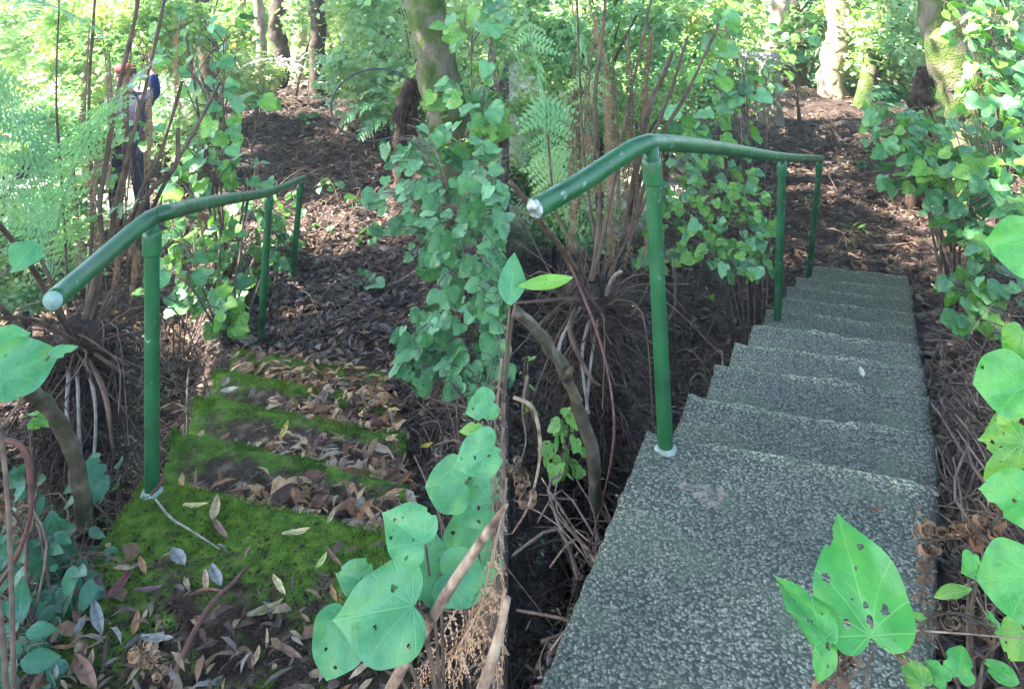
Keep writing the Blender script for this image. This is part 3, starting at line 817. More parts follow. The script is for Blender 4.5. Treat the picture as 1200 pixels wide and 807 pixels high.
# ------------------------------------------------------------------ single fallen leaves and twigs
def flat_leaf(px, py, H, Lpx, ang, col, label, seed, cat='leaf', w_=1.0, curl=.12, group=None):
    r = random.Random(seed); p = G(px, py, H-.012); y = p.y
    d, rr, uu = view_frame(p); L = Lpx*y/FPX
    # direction on the ground whose picture has this angle
    a = R(ang); fs = (p.z-EYE)/y
    t = Vector((math.cos(a)+ (px-CX)/FPX*math.sin(a)/(-fs+.01)*1.0, math.sin(a)/(-fs+.01)*1.0, 0)); 
    Lw = L*t.length; Lw = min(Lw, L*1.9); t.normalize(); s = Vector((-t.y, t.x, 0)); W = L*.16*w_
    mb = MB(); n = 9; rows = []
    for i in range(n):
        f = i/(n-1); wd = W*math.sin(math.pi*min(1, .04+f*.95))**.8*(1-.2*f); c = p+t*Lw*(f-.5)+Vector((0, 0, curl*L*(4*(f-.5)**2)*.5+r.uniform(-.001, .001)))
        rows.append([c+s*wd*k+Vector((0, 0, abs(k)*W*.45*r.uniform(.6, 1.2))) for k in (-1, -.5, 0, .5, 1)])
    for row in rows: mb.v += row
    for i in range(n-1):
        for k in range(4): b = i*5+k; mb.f.append((b, b+1, b+6, b+5))
    m2 = mb.mesh('fallen_leaf'); ca = m2.color_attributes.new('Col', 'FLOAT_COLOR', 'POINT')
    cc = []
    for i in range(n):
        for k in range(5): q = r.uniform(.85, 1.15)*(.8 if k == 2 else 1); cc.append((col[0]*q, col[1]*q, col[2]*q, 1))
    ca.data.foreach_set('color', np.array(cc, dtype=np.float32).ravel())
    o = anchored('fallen_leaf', m2, M['litter'], p); return tag(o, label, cat, group)
GL = 'single dead leaves lying on the mossy landing'
YEL, TAN, BRN, RED, PUR, GRY, ORG = (.50, .42, .20), (.42, .29, .17), (.20, .11, .07), (.15, .045, .045), (.16, .08, .09), (.22, .23, .22), (.36, .17, .08)
for i, (px, py, L, a, c, w_, lab) in enumerate([
 (229, 593, 30, 4, YEL, .9, 'pale yellow dead leaf lying crossways on green moss just right of the rail post'),
 (252, 597, 30, 78, TAN, 1.3, 'pale tan dead leaf standing upright in the picture on the moss below the first nosing'),
 (258, 621, 30, -55, BRN, .9, 'curled brown dead leaf touching the lower tip of the pale tan one'),
 (167, 664, 22, -72, ORG, 1.2, 'small orange-brown dead leaf on the moss left of the grey twig'),
 (139, 688, 46, 52, RED, 1.0, 'large dark red dead leaf, the reddest one, on the left of the landing'),
 (116, 686, 26, -60, PUR, 1.1, 'short purple-brown dead leaf just left of the large dark red one'),
 (174, 691, 34, 8, PUR, .8, 'thin purple-brown dead leaf lying level right of the dark red leaf'),
 (114, 727, 44, -76, GRY, 1.0, 'long blue-grey dead leaf pointing downwards below the dark red leaf'),
 (209, 655, 26, -52, GRY, 2.0, 'broad crumpled grey-white dead leaf in the middle of the mossy landing'),
 (253, 677, 28, -64, GRY, 1.6, 'broad grey dead leaf beside the upper end of the red twig'),
 (241, 682, 26, -86, TAN, 1.0, 'narrow tan dead leaf directly left of the broad grey one by the red twig'),
 (184, 750, 38, -4, GRY, 1.1, 'level silver-grey dead leaf above the curled grey fern ball'),
 (159, 731, 30, 80, ORG, 1.0, 'upright rusty orange dead leaf above the curled grey fern ball'),
 (113, 754, 28, 33, TAN, .7, 'slim tan dead leaf sloping up to the right below the blue-grey leaf'),
 (91, 716, 32, 80, BRN, 1.1, 'brown dead leaf standing upright at the left edge of the landing'),
 (57, 751, 26, -15, PUR, 1.0, 'pinkish purple dead leaf among the dark groundcover'),
 (92, 775, 48, 62, BRN, .9, 'long brown dead leaf near the bottom left corner'),
 (100, 792, 50, -60, BRN, 1.2, 'wide dull brown dead leaf crossing beneath the long brown one at bottom left'),
 (347, 625, 34, 12, YEL, 1.0, 'pale yellow dead leaf right of centre on the moss, largest yellow one'),
 (327, 687, 28, -58, YEL, 1.0, 'cream dead leaf leaning down to the right at the dark edge of the moss'),
 (311, 716, 46, 24, (.32, .27, .14), 1.0, 'olive-tan dead leaf touching the end of the red twig side, on bare soil'),
 (377, 658, 24, 58, (.45, .5, .18), 1.0, 'yellow-green dead leaf folded on the right part of the landing'),
 (391, 654, 30, -50, BRN, .7, 'brown dead leaf crossing over the yellow-green one'),
 (388, 606, 20, 62, TAN, 1.0, 'small tan dead leaf on the nosing edge right of centre'),
 (391, 697, 22, -70, ORG, .9, 'small reddish dead leaf lying in the soil right of the cream leaf'),
 (250, 722, 30, 50, BRN, 1.2, 'dark brown dead leaf below the middle of the red twig'),
 (300, 770, 26, 70, TAN, 1.0, 'light tan dead leaf in dark soil at the bottom middle of the left half'),
 (340, 765, 34, -35, BRN, 1.0, 'brown dead leaf in the soil near the bottom, left of the heart-shaped leaves'),
 ]):
    flat_leaf(px, py, hL, L, a, c, lab, 100+i, w_=w_, group=GL)
flat_leaf(333, 505, hL+.17, 24, 66, (.55, .42, .08), 'bright yellow dead leaf on the litter of the first step down', 140)
flat_leaf(269, 459, hL+.34, 22, 12, (.5, .42, .33), 'pale crumpled dead leaf at the left end of the second step down', 141, w_=2)
flat_leaf(555, 494, hL+.3, 18, 70, (.6, .42, .04), 'bright yellow leaf standing on soil under the heart-leaf bush', 142, w_=1.6)
flat_leaf(500, 523, hL+.28, 16, 20, (.55, .42, .05), 'small bright yellow leaf on soil right of the mossy steps', 143, w_=1.6)
flat_leaf(1010, 437, hR+.147*2.5, 13, -75, (.62, .58, .45), 'cream dead leaf alone on the clean grey steps', 144, w_=1.6)
flat_leaf(1022, 598, hR-.004, 34, -8, (.14, .08, .05), 'dark brown curled scrap of bark on the clean grey landing', 145, w_=.8, curl=.5)

def twig(pts, rad, mat, label, name='fallen_twig', cat='twig', n=6, forks=()):
    if forks:
        root = thing(name, label, cat, pts[0])
        MB().tube(pts, rad, n, 6, wob=.3).build('stem', M[mat], root)
        for f, fr in forks: MB().tube(f, fr, 5, 5).build('side_twig', M[mat], root)
        return root
    mb = MB(); mb.tube(pts, rad, n, 6, wob=.3); o = mb.build(name, M[mat], None, pts[0]); return tag(o, label, cat)
HL = hL-.012
twig([G(198, 806, HL), G(225, 745, HL-.03), G(250, 705, HL-.04), G(272, 684, HL-.03), G(291, 663, HL)], [.008, .0075, .007, .006, .005], 'twig_red', 'knobbly dark red twig lying across the mossy landing', forks=[([G(262, 692, HL-.035), G(240, 690, HL-.01), G(222, 697, HL)], .0035)])
twig([G(182, 584, HL), G(200, 606, HL-.01), G(222, 620, HL-.01), G(258, 643, HL)], [.004, .0035, .003, .002], 'twig_grey', 'thin pale grey twig running from the base of the rail post across the moss')
twig([G(176, 580, HL), G(188, 566, HL-.02), G(192, 556, HL-.03)], [.006, .006, .005], 'twig_red', 'short rusty twig end leaning against the base of the left rail post')
twig([P(455, 812, 1.30), P(520, 700, 1.27), P(560, 640, 1.25), P(594, 590, 1.22)], [.0085, .0090, .007, .0035], 'stalk_pale', 'long pale dry fern stalk slanting up across the heart-shaped leaves', 'dry_stalk', 'stalk', 8)
twig([P(563, 812, 1.15), P(578, 770, 1.15), P(595, 700, 1.16)], [.009, .009, .005], 'stalk_pale', 'thick pale dry stalk at the bottom beside the seam of the two views', 'dry_stalk', 'stalk', 8)

# bent woody branches
def branch(pts, rad, label, mat='bark_dark', forks=()):
    root = thing('bent_branch', label, 'branch', pts[0])
    MB().tube([p+Vector((noise.noise(p*9)*.009, 0, noise.noise(p*7)*.009)) for p in smooth(pts, rad, 3)[0]], smooth(pts, rad, 3)[1], 12, 5, wob=.8).build('limb', M[mat], root)
    for f, fr in forks: MB().tube(f, fr, 8, 6, wob=.4).build('side_branch', M[mat], root)
M['branch'] = rough_mat('smooth_bark', [(.3, (.03, .035, .02)), (.5, (.075, .06, .035)), (.7, (.17, .13, .09))], 18, .7, .5, .006)
branch([P(98, 618, 2.42), P(92, 560, 2.35), P(75, 505, 2.25), P(48, 468, 2.12), P(20, 452, 2.0), P(-20, 440, 1.9)], [.023, .020, .019, .018, .016, .014], 'smooth bent branch arching out of the leaves left of the mossy steps', 'branch')
branch([P(700, 592, 2.42), P(695, 540, 2.35), P(680, 480, 2.27), P(655, 425, 2.17), P(630, 388, 2.05), P(604, 366, 1.95)], [.020, .018, .016, .016, .015, .014], 'smooth bent brown branch curving up beside the clean landing', 'branch', [([P(663, 440, 2.2), P(670, 430, 2.15)], [.018, .006])])

# ------------------------------------------------------------------ dead tree-fern clumps
def deadfern(dx, dy, y0, label, left):
    """a felled tree fern: fibrous stump, broken stalks fanning out, brown fronds hanging"""
    rr = random.Random(5 if left else 6)
    foot = P(95+dx, 470+dy, y0+.1); foot.z = gz(foot.x, foot.y)
    root = thing('dead_tree_fern', label, 'tree fern', foot)
    crown = P(95+dx, 398+dy, y0)
    mb = MB(); mb.tube([foot-Vector((0, 0, .1)), foot.lerp(crown, .3), foot.lerp(crown, .7), crown, crown+Vector((0, 0, .05))], [.09, .075, .09, .10, .04], 14, 6, wob=.9)
    tr = mb.build('trunk', M['fibre'], root)
    fb = MB(); f2 = MB()
    for i in range(2600):     # root fibres and old stalk bases
        a = rr.uniform(0, 6.28); h = rr.random(); c = foot.lerp(crown, h); ra = .085
        dr = Vector((math.cos(a), math.sin(a), 0)); p = c+dr*ra; L = rr.uniform(.03, .17)*(.4+h)
        q = p+dr*rr.uniform(.0, .10)*(.3+h)+Vector((rr.gauss(0, .06), rr.gauss(0, .06), -L*rr.uniform(-.6, 1.0)))
        (fb if i % 9 else f2).tube([p, p.lerp(q, .5)+dr*.03+Vector((0, 0, .015)), q], [rr.uniform(.002, .006), .0015], 3, 2, cap=False)
    for i in range(60):
        a = rr.uniform(0, 6.28); dr = Vector((math.cos(a), math.sin(a), 0)); L = rr.uniform(.12, .5)
        q = crown+dr*L+Vector((rr.gauss(0, .06), rr.gauss(0, .06), rr.uniform(-.35, .2))); f2.tube([crown+dr*.05, crown+dr*L*.5+Vector((rr.gauss(0, .06), rr.gauss(0, .06), .03+rr.gauss(0, .05))), q], [rr.uniform(.002, .006), .002], 4, 4, cap=False)
    for b_, m_ in ((fb, 'fibre'), (f2, 'stalk')):
        o = b_.build('root_fibre', M[m_], root); o['kind'] = 'stuff'
    return root, crown
def pts_of(lst, y0, dx=0, dy=0): return [P(a+dx, b+dy, y0+c) for a, b, c in lst]
rL, cL = deadfern(0, 0, 2.95, 'dead brown tree fern with fanning stalks behind the near post of the left handrail', True)
stalksL = [
 ([(92, 398, 0), (118, 300, .05), (118, 230, .1), (138, 110, .15), (160, 10, .2), (162, -60, .2)], .013, 'stalk'),
 ([(100, 398, 0), (125, 290, .1), (150, 180, .1), (170, 105, .15), (195, -10, .2)], .011, 'stalk'),
 ([(135, 300, .2), (165, 225, .3), (190, 175, .35), (213, 95, .4)], .011, 'stalk'),
 ([(142, 300, .2), (172, 230, .3), (205, 195, .35), (209, 150, .4)], .016, 'stalk'),
 ([(150, 310, .3), (190, 220, .4), (225, 160, .5), (258, 97, .6)], .010, 'stalk'),
 ([(88, 400, 0), (70, 370, -.2), (35, 310, -.4), (-5, 258, -.6)], .012, 'stalk'),
 ([(85, 405, 0), (60, 330, -.1), (40, 290, -.1)], .008, 'stalk'),
 ([(100, 390, 0), (108, 250, .2), (104, 120, .3), (112, -10, .4)], .009, 'stalk'),
 ([(80, 395, 0), (75, 250, .2), (66, 120, .2), (70, -20, .3)], .006, 'stalk'),
 ([(105, 420, -.1), (125, 470, -.25), (132, 530, -.3)], .010, 'stalk'),
 ([(100, 420, -.1), (112, 480, -.2), (108, 560, -.3)], .008, 'twig_grey'),
 ([(90, 430, -.1), (92, 480, -.2), (95, 545, -.25)], .009, 'twig_grey'),
 ([(82, 430, -.1), (78, 480, -.2), (86, 540, -.25)], .009, 'twig_grey'),
 ([(112, 415, -.1), (150, 440, -.1), (200, 470, .1)], .009, 'stalk'),
 ([(60, 425, -.3), (20, 380, -.4), (-10, 350, -.5)], .010, 'stalk'),
 ([(90, 400, -.1), (40, 375, -.3), (0, 372, -.5)], .009, 'stalk'),
]
for l, ra, mt in stalksL:
    MB().tube(pts_of(l, 2.95), [ra*.9, ra*.6], 7, 6, wob=.7).build('stalk', M[mt], rL)
rR, cR = deadfern(600, -50, 2.95, 'dead brown tree fern with tall broken stalks left of the handrail of the clean steps', False)
stalksR = [
 ([(690, 345, 0), (703, 250, .1), (697, 120, .1), (706, 40, .15), (712, -40, .2)], .011, 'stalk'),
 ([(693, 340, 0), (712, 250, .05), (735, 130, .1), (765, -10, .15)], .009, 'stalk'),
 ([(735, 255, .3), (760, 130, .35), (772, 100, .4), (789, 60, .4)], .014, 'stalk'),
 ([(738, 262, .3), (760, 175, .35), (785, 110, .4), (806, 42, .4)], .010, 'stalk'),
 ([(742, 262, .4), (770, 170, .45), (805, 110, .5), (842, 28, .6)], .011, 'stalk'),
 ([(688, 345, 0), (665, 300, -.2), (630, 255, -.4), (598, 212, -.5)], .013, 'stalk'),
 ([(690, 340, 0), (672, 290, -.1), (650, 240, 0), (640, 130, .1)], .007, 'stalk'),
 ([(697, 340, 0), (700, 300, .1), (684, 180, .2), (676, 0, .3)], .008, 'stalk'),
 ([(700, 345, 0), (740, 270, .2), (760, 225, .2), (775, 180, .4)], .008, 'stalk'),
 ([(680, 360, -.1), (655, 410, -.2), (682, 470, -.3)], .009, 'twig_grey'),
 ([(690, 375, -.1), (682, 420, -.2), (690, 485, -.3)], .008, 'twig_grey'),
 ([(700, 375, -.1), (692, 430, -.2), (686, 490, -.3)], .007, 'twig_grey'),
 ([(705, 360, 0), (716, 330, -.1), (728, 318, -.2)], .010, 'twig_grey'),
 ([(680, 350, -.1), (640, 352, -.3), (606, 355, -.4)], .008, 'stalk'),
 ([(675, 360, -.1), (668, 390, -.3), (690, 440, -.4), (703, 452, -.4)], .010, 'stalk'),
 ([(668, 310, -.2), (700, 390, -.35), (718, 470, -.45), (716, 540, -.5), (692, 640, -.6)], .0055, 'twig_red'),
 ([(690, 350, 0), (640, 340, -.1), (600, 330, -.2)], .007, 'stalk'),
]
for l, ra, mt in stalksR:
    MB().tube(pts_of(l, 2.95), [ra*.9, ra*.6], 7, 6, wob=.7).build('stalk', M[mt], rR)
# hanging dead fronds
def hang(root, lst, y0, pin, seed, mat='dryfern', curl=.25, dens=1.1, rr=.004):
    mb = frond_mesh(pts_of(lst, y0), 1, pin, random.Random(seed), leaflets=6, droop=2.6, stalk_free=.03, rr=rr, curl=curl*1.8, dens=dens*1.3, twist=1.2, lw=.34)
    mb.build('frond', M[mat], root)
for i, l in enumerate([
 [(735, 40, .1), (742, 130, .1), (735, 230, .15), (742, 330, .1)], [(718, 60, .3), (725, 170, .3), (728, 290, .3)], [(700, 20, .3), (690, 120, .3), (700, 260, .3)],
 [(752, 130, .3), (745, 220, .3), (730, 320, .2)], [(775, 190, .3), (765, 250, .3), (752, 310, .3)], [(672, 60, .5), (680, 190, .5), (670, 300, .5)],
 [(690, 0, .6), (715, 120, .6), (710, 280, .6)], [(765, 30, .5), (758, 120, .5), (765, 200, .5)], [(708, 100, .2), (716, 200, .2), (708, 320, .1)], [(722, 180, .1), (718, 260, .1), (722, 350, .1)], [(668, 100, .4), (672, 200, .4), (664, 320, .3)]]):
    hang(rR, l, 2.95, .07, 40+i)
for i, l in enumerate([
 [(120, 120, .2), (112, 220, .2), (118, 340, .2)], [(150, 180, .3), (140, 260, .3), (130, 350, .2)], [(165, 230, .3), (158, 290, .3), (150, 370, .2)],
 [(85, 180, .3), (92, 260, .3), (88, 350, .2)], [(105, 30, .5), (100, 150, .5), (108, 270, .4)], [(212, 20, .9), (208, 80, .9), (215, 150, .9)],
 [(190, 230, .3), (178, 290, .3), (165, 350, .3)], [(128, 60, .4), (132, 150, .4), (126, 240, .4)], [(172, 60, .5), (178, 150, .5), (170, 230, .5)], [(155, 40, .6), (150, 130, .6), (158, 220, .6)], [(60, 200, .5), (65, 280, .5), (55, 350, .5)]]):
    hang(rL, l, 2.95, .07, 60+i)
# scrap of dead fern over the left rail
sroot = thing('fern_scrap', 'brown dead fern scrap draped over the left green handrail', 'dead fern', P(233, 238, 3.1))
for i, l in enumerate([[(222, 228, 0), (232, 236, -.05), (236, 262, -.02), (241, 290, 0)], [(226, 230, 0), (238, 240, -.05), (243, 256, -.03), (238, 275, 0)]]):
    hang(sroot, l, 3.06, .035, 80+i, curl=.5, dens=2.2, rr=.003)

# tangle of dead stalks in the hollows (nobody could count them)
def tangle(cx, n, seed, xr, yr, name='dead_stalk_tangle'):
    r = random.Random(seed); mbs = {'stalk': MB(), 'twig': MB(), 'stalk_pale': MB()}
    for _ in range(n):
        for _t in range(30):
            x = r.uniform(*xr); y = r.uniform(*yr); z, k = surf(x, y)
            if k < 0: break
        else: continue
        L = r.uniform(.08, .38); a = r.gauss(math.pi/2+.4, 1.2); el = abs(r.gauss(.05, .42))
        d = Vector((math.cos(a)*math.cos(el), math.sin(a)*math.cos(el), math.sin(el)))
        p = Vector((x, y, z+r.random()**2*.16)); m_ = p+d*L*.5+Vector((r.gauss(0, .05), r.gauss(0, .05), r.gauss(.03, .04))); e = p+d*L+Vector((0, 0, -.04))
        if (e.x > 0) != (x > 0): continue
        bad = surf(e.x, e.y)[1] >= 0 or surf(m_.x, m_.y)[1] >= 0
        if bad: continue
        e.z = max(e.z, gz(e.x, e.y))
        rad = r.uniform(.0015, .006)
        mbs[r.choices(list(mbs), [5, 4, .8])[0]].tube([p, m_, e], [rad, rad*.6], 4, 3, cap=False)
    for k, mb in mbs.items():
        o = mb.mesh(name); q = put(name, o, mat=M[k]); tag(q, kind='stuff')
tangle(0, 1500, 1, (-2.6, -1.2), (1.9, 4.6)); tangle(0, 1500, 2, (.02, 2.0), (1.5, 4.6)); tangle(0, 350, 3, (-.5, -.02), (1.6, 4.6)); tangle(0, 400, 4, (.9, 2.6), (1.5, 5)); tangle(0, 900, 7, (-5, -.1), (4.6, 12)); tangle(0, 900, 8, (.2, 7), (4.8, 12))

# ------------------------------------------------------------------ green ferns
def fern(name, label, cat, base, fronds, mat, pin, seed, dens=1.0, leaflets=8, droop=.3, group=None, rr=.004, free=.2, twist=0, curl=0, lw=.22):
    root = thing(name, label, cat, base, group)
    r = random.Random(seed)
    for path in fronds:
        mb = frond_mesh(path, 1, pin, r, leaflets=leaflets, droop=droop, stalk_free=free, rr=rr, dens=dens, twist=twist, curl=curl, lw=lw)
        mb.build('frond', M[mat], root)
    return root
fern('tree_fern_frond', 'pale green tree fern fronds arching in front of the glare at far left', 'fern', P(60, 330, 3.2),
     [pts_of([(60, 330, 0), (72, 240, -.1), (110, 150, -.2), (160, 90, -.2), (215, 50, -.1)], 3.2), pts_of([(60, 330, 0), (50, 220, 0), (20, 140, .1), (-30, 90, .2)], 3.2),
      pts_of([(60, 330, 0), (90, 270, -.1), (120, 250, -.2), (170, 235, -.2)], 3.2), pts_of([(60, 330, 0), (40, 250, .1), (5, 215, .1), (-40, 220, .2)], 3.2)], 'fern_pale', .17, 5, .75, 7, lw=.3)
fern('tree_fern_frond', 'green fern fronds hanging in from the upper left corner', 'fern', P(-60, -40, 3.0),
     [pts_of([(-60, -40, 0), (-20, 50, 0), (10, 120, .1), (40, 170, .1)], 3.0), pts_of([(-60, -40, 0), (0, -10, 0), (70, 10, 0), (140, 50, .1)], 3.0), pts_of([(-60, -20, .2), (-30, 90, .2), (-5, 180, .2), (10, 260, .2)], 3.0)], 'fern_pale', .16, 6, .75, 7, lw=.3)
fern('tree_fern_frond', 'pale green fern fronds hanging beside the seam, upper left of the right half', 'fern', P(606, -40, 3.0),
     [pts_of([(606, -40, 0), (625, 60, 0), (640, 130, 0), (636, 210, .1)], 3.0), pts_of([(612, -40, .3), (660, 10, .3), (690, 80, .3), (680, 150, .3)], 3.0), pts_of([(604, 60, .4), (640, 160, .4), (655, 230, .4), (690, 290, .4)], 3.0)], 'fern_pale', .14, 7, .75, 7, lw=.3)
fern('ground_fern', 'small fern drooping by the hose loop at the foot of the leaning mossy tree', 'fern', P(470, 150, 8.3),
     [pts_of([(472, 150, 0), (450, 122, -.1), (425, 125, -.2), (400, 146, -.3)], 8.3), pts_of([(472, 150, 0), (455, 135, -.1), (435, 145, -.2), (420, 165, -.3)], 8.3), pts_of([(472, 150, 0), (460, 115, 0), (440, 105, 0), (420, 112, 0)], 8.3)], 'fern', .22, 8, .8, 7)
fern('ground_fern', 'small fern arching beside the dead stump on the right bank', 'fern', P(1075, 125, 8.3),
     [pts_of([(1078, 130, 0), (1052, 102, -.1), (1030, 105, -.2), (1008, 122, -.3)], 8.3), pts_of([(1078, 130, 0), (1055, 112, -.1), (1035, 122, -.2), (1018, 140, -.3)], 8.3)], 'fern', .22, 9, .8, 7)
# foreground dead fronds
fern('dead_fern', 'pale brown dried fern fronds hanging in the lower right corner of the left half', 'dead fern', P(590, 640, 1.35),
     [pts_of([(590, 600, 0), (575, 660, 0), (558, 730, 0), (530, 815, 0)], 1.32), pts_of([(590, 500, .15), (578, 580, .12), (582, 650, .1), (574, 740, .1)], 1.3), pts_of([(585, 680, .1), (545, 700, .12), (510, 760, .15), (480, 812, .2)], 1.4),
      pts_of([(588, 420, .5), (578, 520, .5), (570, 600, .4), (560, 690, .3)], 1.3), pts_of([(592, 690, .0), (582, 750, .0), (584, 815, .0)], 1.22), pts_of([(570, 700, .15), (545, 745, .15), (515, 800, .15)], 1.35), pts_of([(594, 560, .3), (588, 640, .3), (590, 740, .3), (586, 815, .3)], 1.3)],
     'dryfern_pale', .058, 10, 1.5, 6, 1.3, rr=.003, free=.02, curl=.35, twist=.9, lw=.13)
fern('dead_fern', 'darker brown dead fern fronds matted on the bank behind the pale ones at the seam', 'dead fern', P(575, 640, 1.6),
     [pts_of([(580, 620, 0), (560, 690, 0), (540, 760, 0), (520, 830, 0)], 1.6), pts_of([(590, 560, 0), (584, 640, 0), (570, 740, 0), (560, 830, 0)], 1.65), pts_of([(592, 660, 0), (570, 720, 0), (510, 780, .05), (470, 830, .1)], 1.6)],
     'dryfern', .07, 12, 1.4, 6, 1.3, rr=.003, free=.02, curl=.35, twist=.9, lw=.14)
def curled(name, label, path, y0, n, size, seed, mat='dryfern'):
    """a dried frond whose pinnae have rolled up into little coils"""
    r = random.Random(seed); p = pts_of(path, y0); pts, rad = smooth(p, [.0035, .0028, .0022, .0015][:len(p)], 8)
    n = int(n*1.7); size *= .72; root = thing(name, label, 'dead fern', pts[0]); mb = MB(); mb.tube(pts, rad, 6, 1); mb.build('stalk', M['stalk'], root)
    for i in range(n):
        k = min(int((i+.5)/n*len(pts)), len(pts)-2); c = pts[k]; d = (pts[k+1]-pts[k]).normalized(); sg = 1 if i % 2 else -1
        v, rt, up = view_frame(c); s = (v.cross(d)).normalized()*sg; s = (s+v*r.gauss(0, .5)).normalized(); sz = size*r.uniform(.6, 1.15)
        mb = MB(); q = []; turns = r.uniform(1.2, 1.9); cc = c+s*sz*.9; ax2 = (d+v*r.gauss(0, .5)).normalized()
        for j in range(22):
            f = j/21; ra = sz*(.9-.75*f)*r.uniform(.88, 1.12); a = f*turns*2*math.pi
            q.append(cc+(-s*math.cos(a)+ax2*math.sin(a))*ra+v*.004*j/21)
        q.insert(0, c)
        bw = sz*.34; nx = s.cross(ax2).normalized()
        b = len(mb.v)
        for j, w0 in enumerate(q):
            z = bw*(1-.6*j/len(q)); jag = z*(1+r.uniform(-.5, .9)); mb.v += [w0-nx*jag, w0+(q[max(j-1, 0)]-cc)*.0, w0+nx*jag]
        for j in range(len(q)-1):
            o = b+j*3; mb.f += [(o, o+1, o+4, o+3), (o+1, o+2, o+5, o+4)]
        mb.build('curled_pinna', M[mat], root)
curled('curled_fern', 'pale dried fern frond with curled pinnae lying over the right edge of the clean landing', [(1190, 575, 0), (1160, 615, 0), (1120, 630, 0), (1075, 632, .02)], 1.55, 17, .026, 1)
curled('curled_fern', 'second dried curled fern frond, lower and nearer, right of the large heart-shaped leaf', [(1165, 738, 0), (1120, 718, 0), (1085, 728, 0), (1050, 765, .02)], 1.35, 15, .020, 2)
curled('curled_fern', 'dried curled fern tip hanging straight down the right side of the clean landing', [(1088, 640, 0), (1086, 665, 0), (1078, 705, 0)], 1.55, 9, .015, 3)
curled('curled_fern', 'curled dried fern tuft under the smaller heart-shaped leaf at the bottom', [(1000, 762, 0), (985, 780, 0), (965, 812, 0)], 1.28, 11, .018, 4)
curled('curled_fern', 'ball of curled grey dry fern on the mossy landing near the bottom', [(160, 757, 0), (175, 770, -.02), (190, 790, -.02)], 1.88, 12, .022, 5, 'dryfern_pale')
curled('curled_fern', 'brown curled dead fern sprig at the far left edge by the vine', [(-5, 585, 0), (15, 600, 0), (28, 625, 0)], 1.8, 12, .022, 6)
curled('curled_fern', 'brown curled dead fern sprig near the vine left of the clean landing', [(600, 545, 0), (612, 560, 0), (618, 590, 0)], 1.8, 9, .020, 8)

# vines
def vine(pts, rad, label, mat='twig_red', name='dry_vine', cat='vine'):
    o = MB().tube(pts, rad, 6, 8, wob=.4).build(name, M[mat], None, pts[0]); tag(o, label, cat)
vine(pts_of([(-5, 515, 0), (22, 520, 0), (34, 548, 0), (36, 600, 0), (20, 650, 0), (-5, 690, 0)], 1.7), [.006, .006, .005], 'reddish brown vine looping at the left edge of the picture', 'twig_red')
vine(pts_of([(602, 465, 0), (625, 480, 0), (633, 530, 0), (620, 590, 0), (600, 625, 0)], 1.7), [.005, .005, .004, .003, .001], 'pale brown vine curving down the left edge of the right half', 'stalk_pale')
vine(pts_of([(618, 440, 0), (612, 480, 0), (616, 520, 0), (601, 560, 0)], 1.9), [.004, .003, .002, .001], 'thin dry vine hanging close to the seam beneath the bent branch', 'twig')
vine([ground_pt(1025, 291)+Vector((0, 0, .03)), ground_pt(1060, 298)+Vector((0, 0, .10)), ground_pt(1100, 293)+Vector((0, 0, .12)), ground_pt(1140, 292)+Vector((0, 0, .1))], [.007, .006, .004], 'thin yellowish stem lying across the leafy floor beyond the clean steps', 'stalk_pale', 'fallen_shoot', 'shoot')
vine([ground_pt(445, 345)+Vector((0, 0, .03)), ground_pt(470, 340)+Vector((0, 0, .08)), ground_pt(500, 330)+Vector((0, 0, .12)), ground_pt(520, 328)+Vector((0, 0, .14))], [.007, .006, .004], 'thin yellowish stem arching over the leafy path beyond the mossy steps', 'stalk_pale', 'fallen_shoot', 'shoot')
vine(pts_of([(980, 727, 0), (1060, 737, -.02), (1130, 742, 0), (1200, 748, 0)], 1.33), [.0016, .0012], 'thin tan stem running to the right from behind the large heart-shaped leaf', 'stalk_pale')
# ------------------------------------------------------------------ heart-leaf bushes and other plants
def cl(px, py, off, rx, ry, rz, wt=1.0, y=None):
    """clump centre at a pixel: off metres in front of the ground there, or at depth y"""
    if y is None:
        g = ground_pt(px, py); y = g.y-off
    return (P(px, py, y), (rx, ry, rz), wt)
def gp(px, py): return ground_pt(px, py)
def gxy(px, py, y):
    p = P(px, py, y); return Vector((p.x, p.y, gz(p.x, p.y)))
GB = None
bush('heart_leaf_bush', 'large heart-leaved bush filling the bank right of the leafy path, left half', 'bush', gxy(540, 360, 4.6),
     [cl(480, 190, 0, .20, .3, .14, 1.2, 5.6), cl(485, 240, 0, .16, .3, .14, 1.1, 5.2), cl(455, 225, 0, .12, .2, .08, .4, 5.4), cl(510, 215, 0, .25, .3, .2, 1.6, 5.0), cl(545, 245, 0, .22, .3, .2, 1.5, 4.6), cl(505, 275, 0, .2, .3, .15, 1.2, 4.8), cl(570, 200, 0, .16, .3, .2, 1.2, 4.8), cl(565, 290, 0, .18, .25, .18, 1.3, 4.2), cl(530, 320, 0, .15, .25, .12, .9, 4.3), cl(480, 165, 0, .2, .3, .12, .8, 5.8), cl(582, 250, 0, .09, .25, .2, 1.1, 4.2), cl(582, 330, 0, .08, .2, .18, 1.0, 3.9), cl(585, 400, 0, .06, .2, .12, .7, 3.6)],
     ['teal'], 290, .105, 1, stemr=.009)
bush('heart_leaf_bush', 'low pale blue-green heart-leaved bush spilling down the bank beside the mossy steps', 'bush', gxy(545, 400, 3.9),
     [cl(498, 385, 0, .13, .2, .10, 1.2, 3.8), cl(480, 415, 0, .06, .1, .05, .4, 3.7), cl(540, 385, 0, .13, .2, .12, 1.3, 3.7), cl(500, 420, 0, .10, .15, .07, .8, 3.7), cl(545, 425, 0, .12, .15, .08, 1, 3.55), cl(575, 350, 0, .09, .2, .12, 1, 3.7), cl(560, 450, 0, .1, .12, .06, .5, 3.4)],
     ['teal'], 150, .078, 2)
